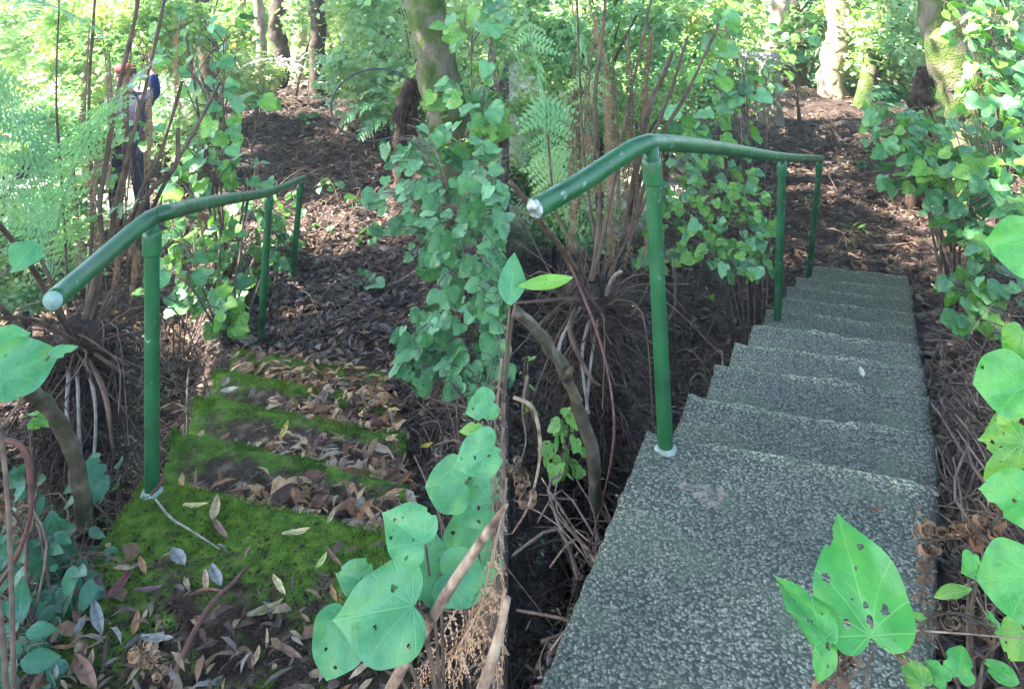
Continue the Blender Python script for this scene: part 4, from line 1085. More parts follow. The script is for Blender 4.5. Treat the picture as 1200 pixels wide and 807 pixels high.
bush('heart_leaf_bush', 'heart-leaved climber around the mossy leaning trunk in the left half', 'climber', gxy(560, 180, 6.5),
     [cl(545, 110, 0, .3, .4, .3, 1.2, 6.8), cl(580, 70, 0, .15, .4, .35, 1.1, 6.8), cl(575, 140, 0, .16, .4, .25, 1.1, 6.3), cl(545, 165, 0, .3, .3, .2, 1.2, 6.2), cl(555, 30, 0, .3, .4, .2, .9, 7), cl(585, 15, 0, .14, .4, .2, .7, 7), cl(525, 175, 0, .2, .2, .12, .6, 6.2)],
     ['teal', 'lime'], 150, .15, 3, stemr=.010)
bush('seedling', 'small heart-leaved seedling alone on the leafy path beyond the mossy steps', 'seedling', gp(428, 345), [cl(428, 328, .1, .13, .1, .07, 1)], ['teal'], 9, .14, 4)
bush('heart_leaf_bush', 'wide low heart-leaved thicket seen beneath the left handrail', 'thicket', gxy(265, 400, 5.0),
     [cl(225, 290, 0, .25, .3, .2, 1.1, 5.5), cl(270, 280, 0, .28, .3, .22, 1.5, 5.8), cl(290, 315, 0, .25, .2, .18, 1.5, 5.6), cl(245, 335, 0, .20, .25, .14, 1.1, 5.2), cl(330, 285, 0, .2, .15, .15, 1.0, 6.5), cl(262, 365, 0, .13, .15, .10, .8, 4.9), cl(205, 320, 0, .16, .2, .15, .6, 5.0), cl(350, 315, 0, .14, .1, .10, .7, 6.4), cl(320, 255, 0, .15, .2, .12, .6, 6.5)],
     ['teal', 'teal', 'lime'], 250, .095, 5, stemr=.009)
bush('sapling', 'slender heart-leaved sapling rising behind the left handrail to the top of the picture', 'sapling', gxy(262, 330, 5.8),
     [cl(240, 190, 0, .2, .2, .25, 1.2, 5.6), cl(215, 215, 0, .15, .2, .15, .8, 5.5), cl(265, 150, 0, .15, .2, .3, 1, 5.7), cl(290, 205, 0, .18, .2, .2, .8, 5.7), cl(235, 90, 0, .25, .3, .35, 1.3, 5.8), cl(262, 50, 0, .25, .3, .3, 1.1, 5.9), cl(215, 35, 0, .2, .3, .25, .8, 5.9), cl(300, 120, 0, .15, .3, .12, .6, 5.9)],
     ['teal', 'lime'], 160, .105, 6, stemr=.012, facing=.8)
for i, (px, py, n, s, lab) in enumerate([(330, 175, 7, .12, 'tiny leafy seedling on the dark path just above the far end of the left handrail'), (420, 240, 10, .13, 'seedling with blue-green leaves at the right edge of the leafy path'), (425, 275, 8, .12, 'lower seedling by the path, under the edge of the big heart-leaved bush'), (385, 270, 6, .1, 'sparse seedling in the middle of the leafy path'),
                                     (365, 140, 6, .16, 'far seedling left of the hose loop'), (560, 470, 4, .05, 'small pale seedling on soil below the low heart-leaved bush')]):
    bush('seedling', lab, 'seedling', gp(px, py+12), [cl(px, py, .1, .16, .12, .08, 1)], ['teal'], n, s, 300+i, stemr=.004)
bush('sapling', 'loose thin sapling standing in front of the person', 'sapling', gxy(140, 300, 6.2),
     [cl(132, 120, 0, .14, .1, .3, 1, 6.2), cl(165, 150, 0, .14, .1, .3, 1, 6.1), cl(125, 200, 0, .12, .1, .2, .6, 6.2), cl(172, 55, 0, .16, .1, .2, .7, 6.3), cl(120, 40, 0, .16, .1, .2, .6, 6.3)], ['teal', 'lime'], 52, .085, 49, stemr=.008)
# ---- right half
bush('heart_leaf_bush', 'big glossy heart-leaved bush leaning over the right bank past the end of the clean steps', 'bush', gxy(1120, 330, 5.4),
     [cl(1050, 135, 0, .25, .3, .15, 1.1, 6.2), cl(1065, 175, 0, .25, .3, .18, 1.4, 6.0), cl(1095, 155, 0, .25, .3, .2, 1.3, 5.8), cl(1110, 205, 0, .28, .3, .2, 1.6, 5.5), cl(1070, 215, 0, .18, .3, .13, .9, 5.7), cl(1150, 170, 0, .25, .3, .25, 1.4, 5.3), cl(1165, 225, 0, .25, .3, .2, 1.3, 5.0), cl(1120, 255, 0, .2, .3, .14, 1.0, 5.2), cl(1190, 190, 0, .2, .3, .25, 1.1, 5.0), cl(1035, 160, 0, .15, .2, .1, .6, 6.2), cl(1150, 280, 0, .12, .2, .14, .8, 4.9)],
     ['teal', 'teal', 'lime'], 300, .115, 11, stemr=.012)
bush('heart_leaf_bush', 'drooping bush of speckled leaves just right of the lower clean steps', 'bush', gxy(1150, 400, 4.4),
     [cl(1140, 330, 0, .11, .15, .12, 1.3, 4.3), cl(1125, 375, 0, .09, .12, .07, .9, 4.1), cl(1160, 350, 0, .10, .15, .12, 1, 4.1), cl(1165, 305, 0, .12, .15, .10, 1, 4.3), cl(1120, 335, 0, .06, .1, .06, .4, 4.2), cl(1185, 385, 0, .06, .1, .10, .6, 3.9), cl(1190, 340, 0, .08, .1, .1, .6, 4.0)],
     ['teal', 'teal', 'lime'], 90, .095, 12)
bush('heart_leaf_bush', 'sunlit climber covering the mossy tree at the top right corner', 'climber', gxy(1180, 120, 6.8),
     [cl(1160, 40, 0, .3, .4, .3, 1.2, 6.8), cl(1185, 90, 0, .25, .4, .3, 1.3, 6.6), cl(1150, 100, 0, .2, .3, .2, .9, 6.6), cl(1180, 10, 0, .3, .4, .2, .9, 7), cl(1130, 20, 0, .15, .3, .25, .6, 6.8), cl(1195, 150, 0, .2, .3, .2, .8, 6.2)],
     ['teal', 'lime'], 130, .14, 13, stemr=.010)
bush('heart_leaf_bush', 'lime green sapling thicket seen under the handrail of the clean steps', 'thicket', gxy(885, 400, 5.0),
     [cl(845, 235, 0, .2, .3, .15, 1.2, 5.5), cl(825, 270, 0, .2, .3, .15, 1.2, 5.2), cl(870, 260, 0, .2, .25, .15, 1.3, 5.2), cl(890, 240, 0, .18, .2, .13, .9, 5.4), cl(840, 300, 0, .18, .2, .09, 1.0, 4.9), cl(880, 285, 0, .15, .2, .10, .8, 5.1), cl(865, 310, 0, .12, .2, .08, .6, 4.8), cl(815, 225, 0, .15, .3, .12, .7, 5.5), cl(865, 210, 0, .2, .3, .08, .6, 5.7)],
     ['lime', 'lime', 'teal'], 240, .072, 14, stemr=.009)
bush('sapling', 'tall sparse sapling with blue-green leaves behind the handrail of the clean steps', 'sapling', gxy(890, 240, 6.6),
     [cl(850, 30, 0, .2, .3, .25, 1.1, 6.2), cl(838, 85, 0, .16, .2, .25, 1.1, 6.2), cl(862, 100, 0, .18, .2, .2, .9, 6.2), cl(820, 140, 0, .25, .2, .15, .9, 6.2), cl(870, 150, 0, .2, .2, .15, .9, 6.4), cl(900, 95, 0, .12, .2, .2, .5, 6.6), cl(790, 170, 0, .2, .2, .12, .6, 6.2)],
     ['teal', 'lime'], 85, .13, 15, stemr=.012, facing=.8)
bush('sapling', 'thin dark-stemmed sapling with pale leaves at the head of the path, right half', 'sapling', gxy(942, 122, 11.5),
     [cl(925, 45, 0, .3, .3, .25, 1.1, 11.5), cl(945, 30, 0, .3, .3, .25, 1, 11.5), cl(918, 75, 0, .25, .3, .15, .7, 11.5)], ['lime', 'teal'], 45, .19, 16, stemr=.02)
bush('seedling', 'bright lime fern-like seedling on the leafy floor beyond the clean steps', 'seedling', gp(1005, 285), [cl(1008, 270, .12, .16, .1, .10, 1), cl(1000, 282, .1, .1, .1, .05, .6)], ['blade'], 26, .10, 17, stemr=.004)
for i, (px, py, n, s, k, lab) in enumerate([(932, 165, 8, .12, 'teal', 'tiny seedling on the dark path above the far handrail post of the clean steps'), (1015, 195, 9, .12, 'teal', 'dark green seedling at the right edge of the leafy floor'), (1020, 178, 7, .12, 'lime', 'yellow-green seedling at the right edge of the leafy floor'), (940, 235, 8, .11, 'lime', 'seedling just right of the far handrail post of the clean steps'), (1085, 345, 4, .05, 'lime', 'tiny bright seedling at the lower right edge of the clean steps'), (1125, 232, 10, .13, 'teal', 'heart-leaved shoot in front of the red stems on the right bank'), (832, 345, 4, .06, 'lime', 'tiny seedling in the dark hollow left of the clean steps'), (618, 640, 4, .04, 'teal', 'small seedling on dark soil by the seam, left of the clean landing'), (640, 630, 3, .03, 'teal', 'smallest seedling on dark soil left of the clean landing')]):
    bush('seedling', lab, 'seedling', gp(px, py+10), [cl(px, py, .08, .1 if s < .1 else .16, .08, .05 if s < .1 else .08, 1)], [k], n, s, 330+i, stemr=.003)
bush('groundcover_plant', 'bright lime leaves lit in the dark hollow behind the bent branch', 'plant', gxy(660, 548, 2.75), [cl(662, 520, 0, .05, .06, .08, 1.2, 2.7), cl(670, 495, 0, .05, .05, .06, 1, 2.7), cl(655, 545, 0, .05, .05, .03, .8, 2.65), cl(690, 540, 0, .04, .05, .04, .4, 2.7)], ['blade', 'lime'], 42, .055, 41, stemr=.003)
bush('groundcover_plant', 'thin strand of lime leaves close to the seam above the pale vine', 'plant', gxy(618, 470, 3.0), [cl(617, 440, 0, .02, .05, .08, 1, 2.9), cl(622, 480, 0, .02, .05, .04, .7, 2.9)], ['blade'], 14, .05, 42, stemr=.003)
bush('heart_leaf_bush', 'loose blue-green thicket between the dead stalks and the lime thicket, right half', 'thicket', gxy(800, 330, 5.6),
     [cl(790, 215, 0, .25, .3, .15, 1, 5.9), cl(815, 185, 0, .25, .3, .15, 1, 6.3), cl(850, 190, 0, .25, .3, .12, .8, 6.4), cl(790, 270, 0, .2, .25, .12, .8, 5.4), cl(770, 300, 0, .15, .2, .1, .6, 5.0), cl(895, 300, 0, .12, .2, .1, .5, 5.4)], ['teal', 'lime'], 130, .085, 47, stemr=.006)
bush('heart_leaf_bush', 'loose pale thicket between the near post and the sapling, left half', 'thicket', gxy(215, 350, 5.6),
     [cl(205, 240, 0, .2, .3, .15, 1, 6.2), cl(240, 250, 0, .2, .3, .15, 1, 6.3), cl(210, 285, 0, .2, .3, .12, .8, 5.8), cl(300, 240, 0, .2, .25, .12, .8, 6.8), cl(345, 235, 0, .15, .2, .1, .4, 7.2), cl(225, 350, 0, .12, .2, .1, .5, 5.2), cl(385, 215, 0, .12, .2, .06, .3, 8)], ['teal', 'lime'], 130, .085, 48, stemr=.006)
# dark groundcover lower left
dk = [(95, 640, 2.25, 18), (45, 640, 2.2, 22), (25, 690, 2.05, 22), (70, 690, 2.1, 20), (15, 740, 1.95, 18), (95, 665, 2.15, 10), (120, 575, 2.5, 8), (60, 590, 2.4, 9), (30, 560, 2.45, 12), (125, 545, 2.6, 10), (10, 620, 2.2, 14), (50, 735, 2.0, 9), (15, 785, 1.85, 10)]
nm = ['largest clump, left edge of the mossy landing', 'clump left of the bent branch foot', 'low clump at the left picture edge', 'clump touching the purple dead leaves', 'blue-sheened clump nearest the corner', 'single shoots on the landing edge', 'sparse shoots behind the bent branch', 'shoots under the large leaf at far left', 'shoots beside the looping vine', 'shoots in the hollow near the rail post', 'thin clump at the picture edge', 'short clump beside the pinkish leaf', 'corner clump at the very bottom left']
for i, ((px, py, y, n), lab) in enumerate(zip(dk, nm)):
    b = gxy(px, py+15, y); b.z = min(b.z, P(px, py+15, y).z)
    bush('groundcover_plant', 'dark green groundcover, '+lab, 'groundcover', b, [cl(px, py, 0, .075, .08, .05, 1, y), cl(px+10, py+14, 0, .06, .06, .03, .7, y)], ['dark'], n, .072, 400+i, stemr=.0025, facing=.9)
# small leaves in the hollow by the first post
bush('groundcover_plant', 'few green leaves in the dark hollow beside the mossy step corner', 'groundcover', gxy(150, 545, 3.2), [cl(130, 520, 0, .08, .1, .05, 1, 3.2), cl(110, 500, 0, .06, .1, .05, .6, 3.2)], ['dark'], 10, .07, 450, stemr=.0025)
bush('groundcover_plant', 'lime leaf shoot under the big leaf at the far left', 'plant', gxy(30, 520, 2.6), [cl(30, 490, 0, .03, .04, .04, 1, 2.5)], ['lime'], 4, .07, 451, stemr=.0025)

# ------------------------------------------------------------------ large foreground leaves
def heroplant(label, base, leaves, y0, cat='plant', mat='leaf_hero'):
    if base[0] > 0: mat = 'leaf_hero_green'
    base = Vector(base); foot = Vector((base.x+(.06 if base.x < 0 else .12), base.y+.04, 0)); foot.x = min(foot.x, -.08) if base.x < 0 else (max(foot.x, 1.0) if base.x > .3 else foot.x); foot.z = surf(foot.x, foot.y)[0]-.03
    root = thing('heart_leaf_plant', label, cat, foot)
    mb = MB(); mb.tube([base, base.lerp(foot, .4)+Vector((.02, .02, .02)), foot], [.004, .005, .006], 7, 8)
    for i, L in enumerate(leaves):
        px, py, size, ang = L[:4]; kw = dict(L[4]) if len(L) > 4 else {}
        y = y0+kw.pop('dy', 0); m_ = kw.pop('mat', mat)
        hero_leaf(root, px, py, y, size, ang, mat=m_, seed=kw.pop('seed', 500+i+int(px)), **kw)
        b = P(px, py, y); q = P(px, py, y+.03); node2 = b.lerp(Vector(base), .45)+Vector((0, .03, 0))
        mb.tube([b+Vector((0, .002, 0)), q+Vector((0, 0, -.01)), node2, Vector(base)], [.0018, .0022, .003, .004], 6, 6)
    mb.build('stem', M['twig'], root)
    return root
heroplant('lowest cluster of large holed heart-shaped leaves, lower right of the left half', P(520, 900, 1.40), [
    (500, 640, 62, 150, dict(holes=6, wscale=1.05)), (492, 708, 98, 188, dict(holes=4, dy=-.03, wscale=1.05)), (488, 708, 70, 75, dict(holes=1, dy=.02, outline=ROUND, wscale=1.0)),
    (408, 715, 62, 255, dict(holes=2, outline=ROUND, dy=.02, wscale=1.0)), (515, 672, 62, 345, dict(holes=1, dy=.04)), (432, 680, 40, 170, dict(holes=1, dy=.05, bites=2))], 1.28)
heroplant('round leaves overhanging the soil at the seam, above the lowest cluster', P(585, 860, 1.5), [
    (548, 565, 50, 185, dict(outline=ROUND, holes=0, bites=0, wscale=1.1)), (582, 520, 54, 205, dict(holes=3, wscale=.95)), (580, 590, 58, 165, dict(holes=5, wscale=1.0)), (560, 610, 55, 225, dict(holes=2, dy=.05)), (566, 500, 28, 190, dict(mat='leaf_lime', holes=0, dy=.1, outline=OVATE)), (578, 640, 46, 220, dict(holes=2, dy=.08)), (580, 470, 36, 200, dict(holes=1, dy=.15))], 1.42)
heroplant('large green leaf cut off by the left picture edge, narrow leaf beside it', P(-40, 560, 1.45), [
    (-8, 440, 70, 22, dict(outline=HEART, holes=1, wscale=1.0, bites=0)), (55, 415, 32, 15, dict(outline=OVATE, holes=0, wscale=.8, dy=.03)), (-12, 405, 40, 20, dict(outline=HEART, holes=0, dy=.06))], 1.30)
heroplant('single pale leaf hanging in front of the lower rail end at left', P(-30, 350, 1.6), [(44, 283, 38, 235, dict(outline=OVATE, holes=0, wscale=1.9, tilt=(.3, .5)))], 1.7)
heroplant('two large upright insect-holed heart-shaped leaves in front of the clean landing', P(1030, 880, 1.25), [
    (1023, 758, 124, 92, dict(holes=8, wscale=.92, bites=1, seed=77)), (970, 756, 76, 118, dict(holes=6, wscale=.62, bites=3, tilt=(0, .5), seed=81)), (970, 752, 40, 240, dict(holes=2, wscale=.7, dy=.02))], 1.18)
heroplant('large smooth leaves cut off by the right picture edge, topmost group', P(1260, 420, 1.6), [
    (1218, 290, 54, 172, dict(holes=1, wscale=1.35, bites=0, outline=HEART)), (1208, 452, 60, 178, dict(holes=2, outline=ROUND, bites=0, wscale=1.15, dy=.05)), (1200, 385, 45, 235, dict(holes=1, wscale=.8, dy=.1, mat='leaf_lime')), (1198, 470, 40, 215, dict(mat='leaf_lime', holes=1, outline=OVATE, dy=.08)), (1190, 430, 40, 200, dict(mat='leaf_lime', outline=OVATE, holes=0, dy=.12, wscale=.6))], 1.25)
heroplant('large holed leaves at the right picture edge beside the curled dry fern', P(1260, 800, 1.5), [
    (1214, 590, 56, 165, dict(holes=3, wscale=1.1, bites=2)), (1205, 520, 50, 175, dict(mat='leaf_lime', holes=4, bites=2, dy=.04)), (1200, 548, 48, 195, dict(mat='leaf_lime', holes=4, bites=2, dy=.07)), (1222, 680, 70, 180, dict(holes=0, outline=ROUND, wscale=1.1, bites=0, dy=-.08)), (1200, 735, 40, 225, dict(mat='leaf_lime', holes=2, dy=.05)), (1195, 500, 36, 185, dict(mat='leaf_lime', holes=3, dy=.1))], 1.3)
heroplant('small holed leaves on the soil right of the upright pair', P(1150, 860, 1.6), [
    (1148, 660, 24, 200, dict(holes=1, bites=3)), (1140, 648, 20, 240, dict(holes=0, bites=2)), (1140, 690, 46, 190, dict(outline=LANCE, holes=0, bites=0, wscale=1.3, mat='leaf_lime')), (1092, 725, 34, 175, dict(outline=LANCE, holes=0, bites=0, mat='leaf_lime')), (1085, 805, 32, 120, dict(holes=2, mat='leaf_lime')), (1122, 795, 34, 60, dict(holes=1, bites=3)), (1110, 800, 26, 130, dict(holes=1)), (1172, 745, 24, 100, dict(outline=OVATE, holes=0)), (1195, 800, 40, 150, dict(holes=0, outline=OVATE))], 1.45)
heroplant('narrow leaf cut by the seam beside the bent branch, left edge of the right half', P(590, 470, 1.6), [
    (597, 358, 58, 84, dict(outline=OVATE, holes=0, bites=0, wscale=1.0)), (606, 335, 68, 8, dict(outline=LANCE, holes=0, bites=0, mat='leaf_lime', wscale=1.0))], 1.5)

# ------------------------------------------------------------------ foliage masses and trees
def foliage_mesh(n, radii, size, seed, nclump=40, cr=.28, hollow=.55):
    g = np.random.default_rng(seed)
    d = g.normal(size=(nclump, 3)); d /= np.linalg.norm(d, axis=1)[:, None]
    cc = d*(hollow+(1.0-hollow)*g.random((nclump, 1))**.6); cc[:, 2] *= np.where(cc[:, 2] < 0, .7, 1)
    k = g.integers(0, nclump, n)
    p = cc[k]+g.normal(size=(n, 3))*cr*np.array([.6, .6, .45])*g.uniform(.4, 1.2, (nclump, 1))[k]
    p = p*np.array(radii)
    t = g.normal(size=(n, 3))*np.array([1, 1, .5])+np.array([0, 0, -.35]); t /= np.linalg.norm(t, axis=1)[:, None]
    nn = g.normal(size=(n, 3))*.55+np.array([0, 0, 1]); nn -= t*(nn*t).sum(1)[:, None]; nn /= np.linalg.norm(nn, axis=1)[:, None]
    s = np.cross(t, nn); L = size*g.uniform(.6, 1.3, (n, 1)); W = L*.32
    v = np.stack([p, p+t*L*.4+s*W+nn*L*.06, p+t*L*.4-s*W+nn*L*.06, p+t*L], 1).reshape(-1, 3)
    i = np.arange(n)*4; f = np.concatenate([np.stack([i, i+1, i+3], 1), np.stack([i, i+3, i+2], 1)])
    me = bpy.data.meshes.new('foliage'); me.vertices.add(len(v)); me.vertices.foreach_set('co', v.ravel())
    me.loops.add(f.size); me.loops.foreach_set('vertex_index', f.ravel()); me.polygons.add(len(f))
    me.polygons.foreach_set('loop_start', np.arange(len(f))*3); me.polygons.foreach_set('loop_total', np.full(len(f), 3)); me.update(calc_edges=True)
    return me, cc*np.array(radii)
FOL = {}
for key, (n, rad, size, mat, cnt) in {'shrub': (5200, (1, 1, 1), .105, 'leaf_far', 3), 'shrub2': (5200, (1, 1, 1), .095, 'leaf_far2', 3), 'crown': (9000, (3.3, 3.3, 1.5), .24, 'canopy', 2)}.items():
    FOL[key] = []
    for i in range(cnt):
        me, cc = foliage_mesh(n, rad, size, 900+i+len(key)*7, 50 if key != 'crown' else 70, .28 if key != 'crown' else .2, .45 if key != 'crown' else .1); me.materials.append(M[mat]); FOL[key].append((me, cc))
def tree(label, base, path, rad, bark, crown_at, crown, sc_=1.0, group=None, limbs=3, seed=0, n=12, wob=.35, cat='tree', name='forest_tree'):
    r = random.Random(seed); root = thing(name, label, cat, base, group)
    MB().tube([Vector(p) for p in path], rad, n, 6, wob=wob).build('trunk', M[bark], root)
    if crown:
        me, cc = FOL[crown][seed % len(FOL[crown])]; c = Vector(crown_at)
        top = Vector(path[-1])
        for k in range(limbs):
            e = c+Vector(cc[(seed*3+k*5) % len(cc)])*sc_*.8
            s0 = Vector(path[-2]).lerp(top, r.random()); MB().tube([s0, s0.lerp(e, .5)+Vector((0, 0, .2)), e], [rad[-1]*.8, rad[-1]*.5, rad[-1]*.15], 6, 5).build('limb', M[bark], root)
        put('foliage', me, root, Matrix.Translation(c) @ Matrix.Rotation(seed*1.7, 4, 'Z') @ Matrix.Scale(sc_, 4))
    return root
# mossy leaning trees (the same kind of tree stands in each view)
tree('leaning tree with mossy bark, upper right of the left half', gxy(535, 190, 7.6), [gxy(545, 200, 7.6)+Vector((0, 0, -.2)), P(528, 150, 7.6), P(515, 90, 7.6), P(500, 20, 7.7), P(478, -80, 7.9), P(450, -260, 8.3), P(440, -420, 8.6)], [.24, .20, .19, .19, .18, .15, .12], 'bark_moss', P(500, -640, 8.2), 'crown', .5, seed=1, n=18, wob=.3)
tree('leaning tree with mossy bark, upper right of the right half', gxy(1145, 190, 7.6), [gxy(1150, 200, 7.6)+Vector((0, 0, -.2)), P(1140, 150, 7.6), P(1125, 100, 7.6), P(1105, 40, 7.7), P(1100, -80, 7.9), P(1085, -260, 8.3), P(1080, -420, 8.6)], [.26, .22, .21, .20, .19, .15, .12], 'bark_moss', P(1050, -560, 8.8), 'crown', 1.0, seed=2, n=18, wob=.3)
# rotten brown stumps
def stump(px, y, label, top):
    b = gxy(px, 160, y); root = thing('rotten_stump', label, 'stump', b)
    MB().tube([b-Vector((0, 0, .1)), P(px+2, 150, y), P(px+6, (top+150)/2, y), P(px+12, top, y)], [.07, .06, .08, .03], 14, 8, wob=1.8).build('trunk', M['rot'], root)
    r = random.Random(int(px)); mb = MB()
    for _ in range(260):
        h = r.random(); c = P(px+4+8*h, 165-(165-top)*h, y); a = r.uniform(0, 6.28); ra = .10*(1-.4*h)
        p = c+Vector((math.cos(a)*ra, math.sin(a)*ra, 0)); q = p+Vector((math.cos(a)*.04, math.sin(a)*.04, -r.uniform(.05, .2))); mb.tube([p, q], [.008, .003], 3, 1, cap=False)
    o = mb.build('bark_strip', M['rot'], root); o['kind'] = 'stuff'
M['rot'] = rough_mat('rotten_wood', [(.3, (.03, .018, .012)), (.7, (.13, .08, .055))], 16, .9, 1, .02)
stump(470, 8.0, 'brown rotten stump leaning left of the mossy tree, left half', 92); stump(1072, 8.4, 'brown rotten stump leaning left of the mossy tree, right half', 78)
# background trunks: px at ground, px at top of frame, depth, radius, bark, words
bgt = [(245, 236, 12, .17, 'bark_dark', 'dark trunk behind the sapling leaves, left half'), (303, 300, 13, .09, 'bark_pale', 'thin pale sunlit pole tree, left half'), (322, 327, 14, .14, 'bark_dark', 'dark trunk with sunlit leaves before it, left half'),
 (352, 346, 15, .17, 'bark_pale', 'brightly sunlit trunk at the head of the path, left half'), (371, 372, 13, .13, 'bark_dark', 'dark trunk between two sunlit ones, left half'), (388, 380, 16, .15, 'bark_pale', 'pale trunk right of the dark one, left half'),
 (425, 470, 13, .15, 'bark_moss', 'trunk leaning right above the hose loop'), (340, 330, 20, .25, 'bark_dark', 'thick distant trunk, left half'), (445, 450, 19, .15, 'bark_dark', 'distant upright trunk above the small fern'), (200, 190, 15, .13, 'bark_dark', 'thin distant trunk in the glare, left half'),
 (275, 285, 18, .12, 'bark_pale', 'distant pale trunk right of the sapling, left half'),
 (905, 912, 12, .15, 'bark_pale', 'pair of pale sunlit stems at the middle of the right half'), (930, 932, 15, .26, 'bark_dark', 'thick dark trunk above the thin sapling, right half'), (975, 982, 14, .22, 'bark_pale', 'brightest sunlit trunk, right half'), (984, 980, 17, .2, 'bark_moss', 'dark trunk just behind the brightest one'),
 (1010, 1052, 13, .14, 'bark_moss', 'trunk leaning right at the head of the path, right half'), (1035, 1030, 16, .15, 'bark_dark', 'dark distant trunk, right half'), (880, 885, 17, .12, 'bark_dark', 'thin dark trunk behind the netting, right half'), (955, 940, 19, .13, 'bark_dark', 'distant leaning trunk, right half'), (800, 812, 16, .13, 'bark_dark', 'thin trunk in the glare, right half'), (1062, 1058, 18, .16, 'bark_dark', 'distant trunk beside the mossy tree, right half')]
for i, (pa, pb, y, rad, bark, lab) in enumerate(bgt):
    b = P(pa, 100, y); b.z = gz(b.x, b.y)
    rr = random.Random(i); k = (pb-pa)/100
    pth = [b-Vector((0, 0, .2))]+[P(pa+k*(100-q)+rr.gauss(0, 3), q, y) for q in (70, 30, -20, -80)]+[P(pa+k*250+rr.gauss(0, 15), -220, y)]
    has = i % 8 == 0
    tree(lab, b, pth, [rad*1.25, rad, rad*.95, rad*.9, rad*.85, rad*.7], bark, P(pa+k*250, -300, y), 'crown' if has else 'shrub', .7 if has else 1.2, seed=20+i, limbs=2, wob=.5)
# shrubs of the background: (px, py of centre, depth, scale, kind)
r = random.Random(99)
k = 0
words = ['nearest', 'second', 'third', 'farthest']; nth = ['first', 'second', 'third', 'fourth', 'fifth', 'sixth', 'seventh', 'eighth', 'ninth', 'tenth']
for row, (y, pys, cnt) in enumerate([(16.5, (80, 20), 6), (20, (65, 0), 8), (26, (45, -10), 9), (36, (30, -20), 10)]):
    for left in (True, False):
        x0, x1 = (-40, 590) if left else (610, 1240)
        for i in range(cnt):
            px = x0+(x1-x0)*(i+r.uniform(.2, .8))/cnt; py = r.uniform(pys[1], pys[0]); s = r.uniform(1.1, 1.9)*y/19
            c = P(px, py, y+r.uniform(-1, 1)); zg = gz(c.x, c.y)
            if (c.x > 0) != (not left): continue
            kind = 'shrub' if r.random() < .5 else 'shrub2'
            root = thing('shrub', 'sunlit shrub in the %s background row of the %s half, %s from the left' % (words[row], 'left' if left else 'right', nth[i]), 'shrub', (c.x, c.y, zg), 'background shrubs of the %s half' % ('left' if left else 'right'))
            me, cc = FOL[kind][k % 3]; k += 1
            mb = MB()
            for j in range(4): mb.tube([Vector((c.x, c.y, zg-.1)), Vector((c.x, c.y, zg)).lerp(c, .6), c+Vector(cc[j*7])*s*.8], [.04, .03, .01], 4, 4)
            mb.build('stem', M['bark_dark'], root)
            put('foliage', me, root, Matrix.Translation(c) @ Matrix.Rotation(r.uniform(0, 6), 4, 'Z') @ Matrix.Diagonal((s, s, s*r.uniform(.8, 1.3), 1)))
# nearer bright shrubs at the far left of each half and beside the path
for i, (px, py, y, s, kind, lab) in enumerate([
 (20, 210, 7.0, .8, 'shrub2', 'low green shrub beneath the fern fronds at the far left'), (10, 30, 12, 1.1, 'shrub2', 'glaring shrub in the top left corner'), (420, 40, 14, 1.3, 'shrub2', 'shrub above the hose loop'), (540, 60, 11, 1.4, 'shrub2', 'blue-green shrub behind the mossy tree, left half'), (30, 310, 5.2, .42, 'shrub2', 'little shrub near the low end of the left rail'),
 (625, 215, 7.0, .4, 'shrub', 'glaring shrub at the seam in the right half'), (700, 20, 11, 1.4, 'shrub2', 'tall shrub at the top behind the dead stalks, right half'), (800, 60, 11, 1.2, 'shrub', 'yellow-green shrub left of the netting'), (1020, 40, 14, 1.2, 'shrub', 'shrub at the head of the path, right half'), (1090, 40, 13, 1.3, 'shrub2', 'blue-green shrub behind the mossy tree, right half'), (1180, 60, 10, 1.3, 'shrub2', 'dark shrub in the top right corner'), (640, 240, 5.6, .4, 'shrub', 'small lime shrub behind the right rail end'),
 (630, 20, 8, .9, 'shrub2', 'pale shrub at the top by the seam, right half'), (628, 120, 7.6, .55, 'shrub', 'yellow-lit shrub behind the hanging fronds at the seam, right half'), (618, 175, 6.6, .35, 'shrub2', 'small pale shrub low behind the seam fronds, right half'),
 (95, 130, 9.5, .9, 'shrub', 'bright loose shrub left of the person'), (195, 150, 8.6, .55, 'shrub2', 'bright shrub between the person and the sapling'), (150, 30, 10.5, 1.0, 'shrub', 'glaring shrub above the person'), (745, 150, 8.5, .5, 'shrub', 'bright small shrub low behind the broken stalks'), (780, 120, 9.5, .7, 'shrub2', 'bluish shrub behind the longest broken stalks'), (300, 95, 11, .45, 'shrub', 'low shrub beside the pale level branch'), (455, 120, 10.5, .45, 'shrub2', 'low shrub inside the bank beyond the hose loop'), (5, 170, 6.2, .5, 'shrub2', 'pale shrub at the far left under the corner fronds'), (560, 130, 9.6, .8, 'shrub', 'shrub on the bank behind the climber, left half'), (1185, 150, 8.5, .9, 'shrub', 'shrub on the bank behind the climber, right half')]):
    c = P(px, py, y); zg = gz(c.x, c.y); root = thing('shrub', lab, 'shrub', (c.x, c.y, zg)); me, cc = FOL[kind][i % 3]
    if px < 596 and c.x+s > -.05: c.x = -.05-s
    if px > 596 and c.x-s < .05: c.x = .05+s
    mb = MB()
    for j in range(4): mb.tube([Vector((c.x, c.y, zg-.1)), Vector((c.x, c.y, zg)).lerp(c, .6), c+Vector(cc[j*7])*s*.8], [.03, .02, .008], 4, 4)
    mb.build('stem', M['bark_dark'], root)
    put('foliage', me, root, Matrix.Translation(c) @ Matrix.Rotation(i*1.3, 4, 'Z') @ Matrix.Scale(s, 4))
r = random.Random(505)
